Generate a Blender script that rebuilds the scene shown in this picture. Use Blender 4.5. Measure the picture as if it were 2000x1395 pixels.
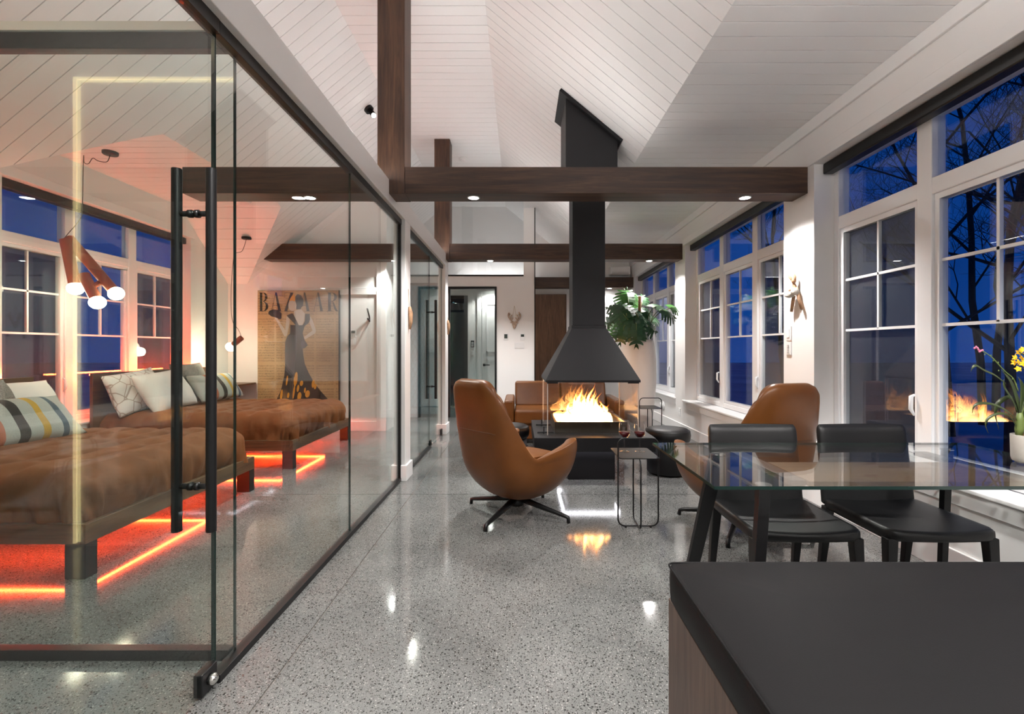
import bpy, bmesh, math, random
from mathutils import Vector, Matrix, noise
R = math.radians
PI = math.pi
random.seed(7)
for o in list(bpy.data.objects):
    bpy.data.objects.remove(o)
SC = bpy.context.scene
COL = SC.collection

# ---------------------------------------------------------------- camera
cam = bpy.data.objects.new('camera', bpy.data.cameras.new('camera'))
COL.objects.link(cam)
cam.location = (0, 0, 1.22)
cam.rotation_euler = (R(90), 0, 0)
cam.data.sensor_width = 36
cam.data.lens = 930 / 2000 * 36
cam.data.shift_x = -0.0075
cam.data.shift_y = -0.00775
cam.data.clip_start = 0.05
cam.data.clip_end = 300
SC.camera = cam

# ---------------------------------------------------------------- world, exposure
W = bpy.data.worlds.new('dusk_sky')
SC.world = W
W.use_nodes = True
_bg = W.node_tree.nodes['Background']
_tc = W.node_tree.nodes.new('ShaderNodeTexCoord')
_no = W.node_tree.nodes.new('ShaderNodeTexNoise')
_no.inputs['Scale'].default_value = 2.5
_no.inputs['Detail'].default_value = 4
_cr = W.node_tree.nodes.new('ShaderNodeValToRGB')
_cr.color_ramp.elements[0].position = 0.3
_cr.color_ramp.elements[0].color = (0.001, 0.014, 0.085, 1)
_cr.color_ramp.elements[1].position = 0.75
_cr.color_ramp.elements[1].color = (0.0028, 0.052, 0.27, 1)
W.node_tree.links.new(_tc.outputs['Generated'], _no.inputs['Vector'])
W.node_tree.links.new(_no.outputs['Fac'], _cr.inputs['Fac'])
W.node_tree.links.new(_cr.outputs['Color'], _bg.inputs['Color'])
_bg.inputs['Strength'].default_value = 1.0

SC.view_settings.view_transform = 'Standard'
SC.view_settings.look = 'None'
SC.view_settings.exposure = 0.6
SC.view_settings.gamma = 1.0
SC.view_settings.use_curve_mapping = False
SC.cycles.max_bounces = 14
SC.cycles.diffuse_bounces = 6
SC.cycles.glossy_bounces = 6
SC.cycles.transmission_bounces = 8
SC.cycles.transparent_max_bounces = 40
SC.cycles.caustics_reflective = False
SC.cycles.caustics_refractive = False
SC.cycles.sample_clamp_indirect = 4.0

POWER_DOWN = 140.0        # each beam downlight, watts
FILL_UP = 20.0           # emission of the fill strips added on beams and header

# ---------------------------------------------------------------- helpers
OFF = {}

def tag(o, label=None, cat=None, group=None, kind=None):
    if label: o['label'] = label
    if cat: o['category'] = cat
    if group: o['group'] = group
    if kind: o['kind'] = kind
    return o

def thing(name, label, cat, loc=(0, 0, 0), rotz=0, group=None, world=True, kind=None):
    o = bpy.data.objects.new(name, None)
    COL.objects.link(o)
    o.empty_display_size = 0.1
    o.location = loc
    o.rotation_euler = (0, 0, rotz)
    OFF[o.name] = Vector(loc) if world else Vector((0, 0, 0))
    return tag(o, label, cat, group, kind)

class MB:
    def __init__(self):
        self.v = []
        self.f = []
    def add(self, vs, fs):
        b = len(self.v)
        self.v += [Vector(p) for p in vs]
        self.f += [[b + i for i in f] for f in fs]
        return self
    def hexa(self, p):
        return self.add(p, [(0, 3, 2, 1), (4, 5, 6, 7), (0, 1, 5, 4), (1, 2, 6, 5), (2, 3, 7, 6), (3, 0, 4, 7)])
    def box(self, x0, x1, y0, y1, z0, z1):
        return self.hexa([(x0, y0, z0), (x1, y0, z0), (x1, y1, z0), (x0, y1, z0),
                          (x0, y0, z1), (x1, y0, z1), (x1, y1, z1), (x0, y1, z1)])
    def frustum(self, cx0, cy0, z0, hx0, hy0, cx1, cy1, z1, hx1, hy1):
        return self.hexa([(cx0 - hx0, cy0 - hy0, z0), (cx0 + hx0, cy0 - hy0, z0), (cx0 + hx0, cy0 + hy0, z0), (cx0 - hx0, cy0 + hy0, z0),
                          (cx1 - hx1, cy1 - hy1, z1), (cx1 + hx1, cy1 - hy1, z1), (cx1 + hx1, cy1 + hy1, z1), (cx1 - hx1, cy1 + hy1, z1)])
    def tube(self, pts, r, n=8, closed=False):
        pts = [Vector(p) for p in pts]
        m = len(pts)
        rr = r if isinstance(r, (list, tuple)) else [r] * m
        up = None
        rings = []
        for i, p in enumerate(pts):
            if closed:
                t = (pts[(i + 1) % m] - pts[i - 1])
            else:
                t = pts[min(i + 1, m - 1)] - pts[max(i - 1, 0)]
            t = t.normalized() if t.length > 1e-9 else Vector((0, 0, 1))
            if up is None:
                up = Vector((0, 0, 1)) if abs(t.z) < 0.9 else Vector((1, 0, 0))
            a = up - t * up.dot(t)
            a = a.normalized() if a.length > 1e-6 else t.orthogonal().normalized()
            up = a
            b = t.cross(a)
            rings.append([p + (a * math.cos(2 * PI * k / n) + b * math.sin(2 * PI * k / n)) * rr[i] for k in range(n)])
        vs = [q for ring in rings for q in ring]
        fs = []
        for i in range(m if closed else m - 1):
            j = (i + 1) % m
            for k in range(n):
                l = (k + 1) % n
                fs.append((i * n + k, i * n + l, j * n + l, j * n + k))
        if not closed:
            fs.append(tuple(range(n))[::-1])
            fs.append(tuple((m - 1) * n + k for k in range(n)))
        return self.add(vs, fs)
    def lathe(self, prof, n=24, c=(0, 0, 0)):
        c = Vector(c)
        vs = []
        fs = []
        for (r, z) in prof:
            r = max(r, 1e-4)
            vs += [c + Vector((r * math.cos(2 * PI * k / n), r * math.sin(2 * PI * k / n), z)) for k in range(n)]
        for i in range(len(prof) - 1):
            for k in range(n):
                l = (k + 1) % n
                fs.append((i * n + k, i * n + l, (i + 1) * n + l, (i + 1) * n + k))
        return self.add(vs, fs)
    def grid(self, fn, nu, nv, wrap=False):
        vs = [fn(i / (nu if wrap else nu - 1), j / (nv - 1)) for j in range(nv) for i in range(nu)]
        fs = []
        for j in range(nv - 1):
            for i in range(nu if wrap else nu - 1):
                k = (i + 1) % nu
                fs.append((j * nu + i, j * nu + k, (j + 1) * nu + k, (j + 1) * nu + i))
        return self.add(vs, fs)
    def prism(self, poly, d0, d1, plane='xz'):
        n = len(poly)
        def mk(p, d):
            return (p[0], d, p[1]) if plane == 'xz' else (p[0], p[1], d) if plane == 'xy' else (d, p[0], p[1])
        vs = [mk(p, d0) for p in poly] + [mk(p, d1) for p in poly]
        fs = [tuple(range(n))[::-1], tuple(range(n, 2 * n))]
        for i in range(n):
            j = (i + 1) % n
            fs.append((i, j, n + j, n + i))
        return self.add(vs, fs)
    def obj(self, name, mat, parent=None, smooth=False, bevel=0, seg=2, sub=0, loc=None, rot=None, fix=True, solid=0):
        off = OFF.get(parent.name, Vector((0, 0, 0))) if parent else Vector((0, 0, 0))
        me = bpy.data.meshes.new(name)
        me.from_pydata([tuple(p - off) for p in self.v], [], self.f)
        if fix:
            bm = bmesh.new()
            bm.from_mesh(me)
            bmesh.ops.remove_doubles(bm, verts=bm.verts, dist=1e-5)
            bmesh.ops.recalc_face_normals(bm, faces=bm.faces)
            bm.to_mesh(me)
            bm.free()
        if mat: me.materials.append(mat)
        if smooth:
            for p in me.polygons: p.use_smooth = True
        o = bpy.data.objects.new(name, me)
        COL.objects.link(o)
        if parent:
            o.parent = parent
            OFF[o.name] = off
        if loc: o.location = loc
        if rot: o.rotation_euler = rot
        if bevel:
            b = o.modifiers.new('bevel', 'BEVEL')
            b.width = bevel
            b.segments = seg
            b.limit_method = 'ANGLE'
            b.angle_limit = R(35)
            if smooth is False and seg > 1:
                for p in me.polygons: p.use_smooth = True
                wn = o.modifiers.new('wn', 'WEIGHTED_NORMAL')
                wn.keep_sharp = False
        if solid:
            s = o.modifiers.new('solid', 'SOLIDIFY')
            s.thickness = solid
            s.offset = -1
        if sub:
            s = o.modifiers.new('sub', 'SUBSURF')
            s.levels = sub
            s.render_levels = sub
        return o

def box(name, b, mat, parent=None, bevel=0, seg=2):
    return MB().box(*b).obj(name, mat, parent, bevel=bevel, seg=seg)

def copy_tree(o, parent=None):
    c = o.copy()
    COL.objects.link(c)
    c.parent = parent
    for ch in o.children:
        copy_tree(ch, c)
    return c

def smoothpath(pts, n=6):
    """Catmull-Rom through points"""
    P = [Vector(p) for p in pts]
    P = [P[0] * 2 - P[1]] + P + [P[-1] * 2 - P[-2]]
    out = []
    for i in range(1, len(P) - 2):
        for k in range(n):
            t = k / n
            a, b, c, d = P[i - 1], P[i], P[i + 1], P[i + 2]
            out.append(0.5 * ((2 * b) + (c - a) * t + (2 * a - 5 * b + 4 * c - d) * t * t + (3 * b - a - 3 * c + d) * t ** 3))
    out.append(P[-2])
    return out

def roundrect(w, h, r, n=5):
    """closed 2D rounded rectangle centred at 0"""
    out = []
    for cx, cy, a0 in ((w / 2 - r, h / 2 - r, 0), (-w / 2 + r, h / 2 - r, 90), (-w / 2 + r, -h / 2 + r, 180), (w / 2 - r, -h / 2 + r, 270)):
        for k in range(n + 1):
            a = R(a0 + 90 * k / n)
            out.append((cx + r * math.cos(a), cy + r * math.sin(a)))
    return out

# ---------------------------------------------------------------- materials
def nmat(name):
    m = bpy.data.materials.new(name)
    m.use_nodes = True
    nt = m.node_tree
    return m, nt, nt.nodes['Principled BSDF'], nt.links

def pbr(name, col, rough=0.5, metal=0.0, spec=0.5, bump=0, bscale=60, sheen=0, coat=0, var=0, vscale=8, trans=0, emis=None, estr=0, crough=0.05):
    m, nt, b, L = nmat(name)
    b.inputs['Base Color'].default_value = (*col, 1)
    b.inputs['Roughness'].default_value = rough
    b.inputs['Metallic'].default_value = metal
    b.inputs['Specular IOR Level'].default_value = spec
    if sheen:
        b.inputs['Sheen Weight'].default_value = sheen
        b.inputs['Sheen Roughness'].default_value = 0.4
        b.inputs['Sheen Tint'].default_value = (*[min(1, c * 2.5 + 0.15) for c in col], 1)
    if coat:
        b.inputs['Coat Weight'].default_value = coat
        b.inputs['Coat Roughness'].default_value = crough
    if trans: b.inputs['Transmission Weight'].default_value = trans
    if emis:
        b.inputs['Emission Color'].default_value = (*emis, 1)
        b.inputs['Emission Strength'].default_value = estr
    tc = nt.nodes.new('ShaderNodeTexCoord')
    if bump:
        n = nt.nodes.new('ShaderNodeTexNoise')
        n.inputs['Scale'].default_value = bscale
        n.inputs['Detail'].default_value = 3
        bp = nt.nodes.new('ShaderNodeBump')
        bp.inputs['Strength'].default_value = bump
        bp.inputs['Distance'].default_value = 0.01
        L.new(tc.outputs['Object'], n.inputs['Vector'])
        L.new(n.outputs['Fac'], bp.inputs['Height'])
        L.new(bp.outputs['Normal'], b.inputs['Normal'])
    if var:
        n = nt.nodes.new('ShaderNodeTexNoise')
        n.inputs['Scale'].default_value = vscale
        n.inputs['Detail'].default_value = 5
        r = nt.nodes.new('ShaderNodeValToRGB')
        r.color_ramp.elements[0].position = 0.3
        r.color_ramp.elements[1].position = 0.7
        r.color_ramp.elements[0].color = (*[c * (1 - var) for c in col], 1)
        r.color_ramp.elements[1].color = (*[min(1, c * (1 + var)) for c in col], 1)
        L.new(tc.outputs['Object'], n.inputs['Vector'])
        L.new(n.outputs['Fac'], r.inputs['Fac'])
        L.new(r.outputs['Color'], b.inputs['Base Color'])
    return m

def wood(name, axis, cols, rough=0.45, scale=1.0, coat=0.0):
    m, nt, b, L = nmat(name)
    tc = nt.nodes.new('ShaderNodeTexCoord')
    mp = nt.nodes.new('ShaderNodeMapping')
    s = [14 * scale] * 3
    s[axis] = 0.9 * scale
    mp.inputs['Scale'].default_value = s
    L.new(tc.outputs['Object'], mp.inputs['Vector'])
    n1 = nt.nodes.new('ShaderNodeTexNoise')
    n1.inputs['Scale'].default_value = 1.0
    n1.inputs['Detail'].default_value = 6
    n1.inputs['Roughness'].default_value = 0.65
    n1.inputs['Distortion'].default_value = 1.6
    L.new(mp.outputs['Vector'], n1.inputs['Vector'])
    n2 = nt.nodes.new('ShaderNodeTexNoise')
    n2.inputs['Scale'].default_value = 7.0
    n2.inputs['Detail'].default_value = 4
    L.new(mp.outputs['Vector'], n2.inputs['Vector'])
    mx = nt.nodes.new('ShaderNodeMath')
    mx.operation = 'MULTIPLY_ADD'
    mx.inputs[1].default_value = 0.35
    L.new(n2.outputs['Fac'], mx.inputs[0])
    L.new(n1.outputs['Fac'], mx.inputs[2])
    r = nt.nodes.new('ShaderNodeValToRGB')
    e = r.color_ramp.elements
    e[0].position = 0.45
    e[0].color = (*cols[0], 1)
    e[1].position = 0.92
    e[1].color = (*cols[2], 1)
    k = e.new(0.66)
    k.color = (*cols[1], 1)
    L.new(mx.outputs[0], r.inputs['Fac'])
    L.new(r.outputs['Color'], b.inputs['Base Color'])
    b.inputs['Roughness'].default_value = rough
    b.inputs['Coat Weight'].default_value = coat
    bp = nt.nodes.new('ShaderNodeBump')
    bp.inputs['Strength'].default_value = 0.15
    bp.inputs['Distance'].default_value = 0.004
    L.new(mx.outputs[0], bp.inputs['Height'])
    L.new(bp.outputs['Normal'], b.inputs['Normal'])
    return m

def archglass(name, tint=(0.93, 0.97, 0.955), ior=1.5, dirt=0.0, refl=(1, 1, 1)):
    m = bpy.data.materials.new(name)
    m.use_nodes = True
    nt = m.node_tree
    L = nt.links
    nt.nodes.remove(nt.nodes['Principled BSDF'])
    out = nt.nodes['Material Output']
    tr = nt.nodes.new('ShaderNodeBsdfTransparent')
    tr.inputs['Color'].default_value = (*tint, 1)
    gl = nt.nodes.new('ShaderNodeBsdfGlossy')
    gl.inputs['Roughness'].default_value = 0.0
    gl.inputs['Color'].default_value = (*refl, 1)
    geo = nt.nodes.new('ShaderNodeNewGeometry')
    mr = nt.nodes.new('ShaderNodeMapRange')
    mr.inputs['To Min'].default_value = ior
    mr.inputs['To Max'].default_value = 1 / ior
    L.new(geo.outputs['Backfacing'], mr.inputs['Value'])
    fr = nt.nodes.new('ShaderNodeFresnel')
    L.new(mr.outputs['Result'], fr.inputs['IOR'])
    mx = nt.nodes.new('ShaderNodeMixShader')
    L.new(fr.outputs['Fac'], mx.inputs['Fac'])
    L.new(tr.outputs['BSDF'], mx.inputs[1])
    L.new(gl.outputs['BSDF'], mx.inputs[2])
    L.new(mx.outputs['Shader'], out.inputs['Surface'])
    return m

def emit(name, col, strength):
    m = bpy.data.materials.new(name)
    m.use_nodes = True
    nt = m.node_tree
    nt.nodes.remove(nt.nodes['Principled BSDF'])
    e = nt.nodes.new('ShaderNodeEmission')
    e.inputs['Color'].default_value = (*col, 1)
    e.inputs['Strength'].default_value = strength
    nt.links.new(e.outputs['Emission'], nt.nodes['Material Output'].inputs['Surface'])
    return m

M = {}
M['white'] = pbr('white_paint', (0.84, 0.83, 0.82), 0.45)
M['board'] = pbr('white_board_paint', (0.85, 0.845, 0.845), 0.38)
M['groove'] = pbr('board_groove', (0.22, 0.215, 0.21), 0.7)
M['trim'] = pbr('white_trim', (0.85, 0.845, 0.84), 0.35)
M['vinyl'] = pbr('white_window_frame', (0.84, 0.85, 0.87), 0.3)
M['black'] = pbr('black_metal', (0.004, 0.004, 0.0045), 0.38, 0.0, 0.35)
M['steel_black'] = pbr('charcoal_steel', (0.008, 0.0077, 0.0088), 0.45, 0.0, 0.25)
M['beam_x'] = wood('walnut_beam_lengthwise', 0, ((0.016, 0.007, 0.0035), (0.042, 0.0185, 0.0095), (0.095, 0.046, 0.024)), 0.5)
M['beam_z'] = wood('walnut_beam_upright', 2, ((0.018, 0.0075, 0.0035), (0.05, 0.022, 0.0105), (0.105, 0.05, 0.025)), 0.5)
M['walnut_door'] = wood('walnut_door_veneer', 2, ((0.05, 0.02, 0.009), (0.115, 0.05, 0.022), (0.19, 0.095, 0.045)), 0.4, 1.2)
M['bed_x'] = wood('bed_walnut_x', 0, ((0.03, 0.013, 0.006), (0.085, 0.042, 0.02), (0.16, 0.085, 0.04)), 0.4)
M['bed_y'] = wood('bed_walnut_y', 1, ((0.028, 0.012, 0.005), (0.085, 0.040, 0.017), (0.15, 0.078, 0.035)), 0.4)
M['oak'] = wood('oak_board', 0, ((0.05, 0.027, 0.012), (0.10, 0.056, 0.026), (0.15, 0.09, 0.045)), 0.4)
M['bench_wood'] = wood('bench_veneer', 2, ((0.022, 0.012, 0.007), (0.058, 0.033, 0.022), (0.10, 0.062, 0.042)), 0.45, 1.6)
M['black_leather'] = pbr('black_leather', (0.0045, 0.0045, 0.005), 0.42, 0, 0.32, bump=0.1, bscale=420)
M['bench_leather'] = pbr('bench_black_leather', (0.0048, 0.0045, 0.0048), 0.55, 0, 0.11, bump=0.06, bscale=350)
M['cognac'] = pbr('cognac_leather', (0.12, 0.041, 0.0085), 0.36, 0, 0.32, bump=0.06, bscale=260, var=0.16, vscale=5)
M['cognac_seam'] = pbr('cognac_leather_seam', (0.07, 0.024, 0.007), 0.5)
M['velvet'] = pbr('copper_velvet', (0.165, 0.054, 0.016), 0.75, 0, 0.25, bump=0.35, bscale=25, sheen=0.12, var=0.25, vscale=3)
M['linen'] = pbr('white_linen', (0.72, 0.70, 0.68), 0.85, bump=0.25, bscale=30)
M['grey_fur'] = pbr('grey_woven_fabric', (0.20, 0.19, 0.175), 0.95, bump=0.8, bscale=90, var=0.6, vscale=120)
M['terracotta'] = pbr('terracotta_metal', (0.30, 0.075, 0.028), 0.45)
M['bulb'] = emit('bulb_glow', (1.0, 0.86, 0.68), 14)
M['lens'] = emit('downlight_lens_glow', (1.0, 0.97, 0.93), 40)
M['spotlens'] = emit('spot_lens_glow', (1.0, 0.95, 0.86), 30)
M['red_led'] = emit('red_led_glow', (1.0, 0.05, 0.010), 130)
M['head_led'] = emit('red_headboard_led_glow', (1.0, 0.05, 0.012), 300)
M['warm_led'] = emit('warm_led_glow', (1.0, 0.74, 0.36), 7)
M['white_led'] = emit('white_led_glow', (0.93, 0.92, 1.0), 18)
M['fill_strip_kitchen'] = emit('kitchen_fill_strip_glow', (1.0, 0.97, 0.95), 150)  # added glow for the unseen strip on the kitchen beam
M['fill_strip'] = emit('fill_strip_glow', (1.0, 0.96, 0.93), FILL_UP)  # added glow for the fill strips on beams and header
M['glass'] = archglass('partition_glass', (0.94, 0.98, 0.963), 1.4)
M['glass_edge'] = pbr('green_glass_edge', (0.008, 0.022, 0.019), 0.15, 0, 0.5)
M['wglass'] = archglass('window_glass', (0.95, 0.97, 0.98), 1.5)
M['fglass'] = archglass('fire_glass', (0.97, 0.97, 0.97), 1.45)
M['tglass'] = archglass('table_glass', (0.955, 0.975, 0.965), 1.5)
M['blueglass'] = archglass('blue_tinted_glass', (0.42, 0.66, 0.74), 1.5)
M['chrome'] = pbr('chrome', (0.7, 0.69, 0.66), 0.18, 1.0)
M['pot'] = pbr('cream_ceramic', (0.46, 0.43, 0.385), 0.5, bump=0.1, bscale=90)
M['planter'] = pbr('ivory_planter', (0.78, 0.73, 0.68), 0.28)
M['soil'] = pbr('brown_bark_soil', (0.12, 0.05, 0.02), 0.9, bump=0.9, bscale=80)
M['leaf'] = pbr('dark_green_leaf', (0.010, 0.055, 0.012), 0.4, var=0.35, vscale=6)
M['leaf_light'] = pbr('bright_green_leaf', (0.03, 0.15, 0.012), 0.42, var=0.3, vscale=6)
M['orchid_leaf'] = pbr('orchid_leaf_green', (0.03, 0.045, 0.012), 0.4, var=0.3, vscale=12)
M['stem'] = pbr('green_stem', (0.11, 0.15, 0.035), 0.5)
M['coir'] = pbr('coir_pole', (0.20, 0.085, 0.03), 0.95, bump=1, bscale=60)
M['yellow'] = pbr('yellow_petal', (0.85, 0.46, 0.01), 0.5, var=0.25, vscale=50)
M['pink'] = pbr('pink_bud', (0.55, 0.16, 0.28), 0.5)
M['drift'] = pbr('driftwood', (0.36, 0.21, 0.12), 0.7, var=0.35, vscale=30)
M['fleece'] = pbr('white_fleece', (0.72, 0.68, 0.62), 0.95, bump=1, bscale=120)
M['antler'] = pbr('carved_wood_antler', (0.42, 0.30, 0.22), 0.6, var=0.4, vscale=40)
M['string'] = pbr('twine', (0.45, 0.36, 0.27), 0.9)
M['plate'] = pbr('white_plastic', (0.78, 0.78, 0.78), 0.35)
M['screen'] = pbr('dark_display', (0.03, 0.045, 0.04), 0.3)
M['wine'] = pbr('red_wine', (0.06, 0.002, 0.004), 0.05, 0, 0.5)
M['wineglass'] = archglass('wine_glass_crystal', (0.97, 0.97, 0.97), 1.4)
M['paper_black'] = pbr('print_black', (0.012, 0.012, 0.014), 0.5)
M['slate'] = pbr('print_slate', (0.045, 0.052, 0.07), 0.5)
M['skin_print'] = pbr('print_pale', (0.52, 0.47, 0.42), 0.6)
M['gold_print'] = pbr('print_gold', (0.62, 0.28, 0.02), 0.5)
M['bark'] = pbr('dark_bark', (0.02, 0.018, 0.02), 0.9)
M['snow'] = pbr('dusky_snow', (0.35, 0.35, 0.42), 0.9, var=0.3, vscale=0.3)
M['led_housing'] = pbr('strip_housing', (0.5, 0.5, 0.5), 0.5)
M['silicone'] = pbr('dark_glass_joint', (0.03, 0.045, 0.04), 0.3)

def floor_mat():
    m, nt, b, L = nmat('polished_concrete')
    tc = nt.nodes.new('ShaderNodeTexCoord')
    big = nt.nodes.new('ShaderNodeTexNoise')
    big.inputs['Scale'].default_value = 1.6
    big.inputs['Detail'].default_value = 6
    L.new(tc.outputs['Object'], big.inputs['Vector'])
    r1 = nt.nodes.new('ShaderNodeValToRGB')
    r1.color_ramp.elements[0].position = 0.3
    r1.color_ramp.elements[1].position = 0.7
    r1.color_ramp.elements[0].color = (0.115, 0.117, 0.115, 1)
    r1.color_ramp.elements[1].color = (0.205, 0.206, 0.20, 1)
    L.new(big.outputs['Fac'], r1.inputs['Fac'])
    col = r1.outputs['Color']
    for sc, size, keep, c, fac in ((150, 0.40, 0.50, (0.012, 0.0115, 0.011), 0.9), (75, 0.34, 0.62, (0.016, 0.015, 0.014), 0.9), (110, 0.38, 0.78, (0.40, 0.39, 0.375), 0.65), (260, 0.45, 0.45, (0.03, 0.03, 0.029), 0.7)):
        mp_ = nt.nodes.new('ShaderNodeMapping')
        mp_.inputs['Location'].default_value = (sc * 0.13, sc * 0.07, 0.5)
        L.new(tc.outputs['Object'], mp_.inputs['Vector'])
        n = nt.nodes.new('ShaderNodeTexVoronoi')
        n.inputs['Scale'].default_value = sc
        L.new(mp_.outputs['Vector'], n.inputs['Vector'])
        mr = nt.nodes.new('ShaderNodeMapRange')
        mr.inputs['From Min'].default_value = size
        mr.inputs['From Max'].default_value = size * 0.7
        mr.inputs['To Max'].default_value = fac
        L.new(n.outputs['Distance'], mr.inputs['Value'])
        sp = nt.nodes.new('ShaderNodeSeparateColor')
        L.new(n.outputs['Color'], sp.inputs['Color'])
        gt = nt.nodes.new('ShaderNodeMath')
        gt.operation = 'GREATER_THAN'
        gt.inputs[1].default_value = keep
        L.new(sp.outputs[0], gt.inputs[0])
        mu = nt.nodes.new('ShaderNodeMath')
        mu.operation = 'MULTIPLY'
        L.new(gt.outputs[0], mu.inputs[0])
        L.new(mr.outputs['Result'], mu.inputs[1])
        mx = nt.nodes.new('ShaderNodeMix')
        mx.data_type = 'RGBA'
        L.new(mu.outputs[0], mx.inputs['Factor'])
        L.new(col, mx.inputs[6])
        mx.inputs[7].default_value = (*c, 1)
        col = mx.outputs[2]
    L.new(col, b.inputs['Base Color'])
    rr = nt.nodes.new('ShaderNodeMapRange')
    rr.inputs['From Min'].default_value = 0.3
    rr.inputs['From Max'].default_value = 0.7
    rr.inputs['To Min'].default_value = 0.06
    rr.inputs['To Max'].default_value = 0.115
    L.new(big.outputs['Fac'], rr.inputs['Value'])
    L.new(rr.outputs['Result'], b.inputs['Roughness'])
    b.inputs['Specular IOR Level'].default_value = 0.62
    return m
M['floor'] = floor_mat()
M['joint'] = pbr('floor_joint_filler', (0.16, 0.14, 0.12), 0.7)

def stripes_mat():
    m, nt, b, L = nmat('striped_woven_fabric')
    tc = nt.nodes.new('ShaderNodeTexCoord')
    sp = nt.nodes.new('ShaderNodeSeparateXYZ')
    L.new(tc.outputs['Object'], sp.inputs['Vector'])
    r = nt.nodes.new('ShaderNodeValToRGB')
    r.color_ramp.interpolation = 'CONSTANT'
    base = (0.48, 0.50, 0.46)
    st = [(0.0, base), (0.30, (0.50, 0.15, 0.07)), (0.36, base), (0.46, (0.025, 0.022, 0.02)), (0.535, base), (0.63, (0.60, 0.36, 0.04)), (0.685, base), (0.79, (0.07, 0.12, 0.16)), (0.84, base)]
    e = r.color_ramp.elements
    e[0].position = 0.0
    e[0].color = (*base, 1)
    e[1].position = st[1][0]
    e[1].color = (*st[1][1], 1)
    for p, c in st[2:]:
        k = e.new(p)
        k.color = (*c, 1)
    mr = nt.nodes.new('ShaderNodeMapRange')
    mr.inputs['From Min'].default_value = -0.45
    mr.inputs['From Max'].default_value = 0.45
    L.new(sp.outputs['X'], mr.inputs['Value'])
    L.new(mr.outputs['Result'], r.inputs['Fac'])
    n = nt.nodes.new('ShaderNodeTexNoise')
    n.inputs['Scale'].default_value = 160
    L.new(tc.outputs['Object'], n.inputs['Vector'])
    mx = nt.nodes.new('ShaderNodeMix')
    mx.data_type = 'RGBA'
    mx.blend_type = 'MULTIPLY'
    mx.inputs['Factor'].default_value = 0.45
    L.new(r.outputs['Color'], mx.inputs[6])
    L.new(n.outputs['Fac'], mx.inputs[7])
    L.new(mx.outputs[2], b.inputs['Base Color'])
    b.inputs['Roughness'].default_value = 0.9
    bp = nt.nodes.new('ShaderNodeBump')
    bp.inputs['Strength'].default_value = 0.5
    bp.inputs['Distance'].default_value = 0.004
    L.new(n.outputs['Fac'], bp.inputs['Height'])
    L.new(bp.outputs['Normal'], b.inputs['Normal'])
    return m
M['stripes'] = stripes_mat()

def sketch_mat():
    m, nt, b, L = nmat('white_linen_with_brown_lines')
    tc = nt.nodes.new('ShaderNodeTexCoord')
    w = nt.nodes.new('ShaderNodeTexVoronoi')
    w.feature = 'DISTANCE_TO_EDGE'
    w.inputs['Scale'].default_value = 9
    L.new(tc.outputs['Object'], w.inputs['Vector'])
    r = nt.nodes.new('ShaderNodeValToRGB')
    r.color_ramp.elements[0].position = 0.02
    r.color_ramp.elements[0].color = (0.38, 0.30, 0.26, 1)
    r.color_ramp.elements[1].position = 0.05
    r.color_ramp.elements[1].color = (0.70, 0.68, 0.66, 1)
    L.new(w.outputs['Distance'], r.inputs['Fac'])
    L.new(r.outputs['Color'], b.inputs['Base Color'])
    b.inputs['Roughness'].default_value = 0.85
    return m
M['sketch'] = sketch_mat()

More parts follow.
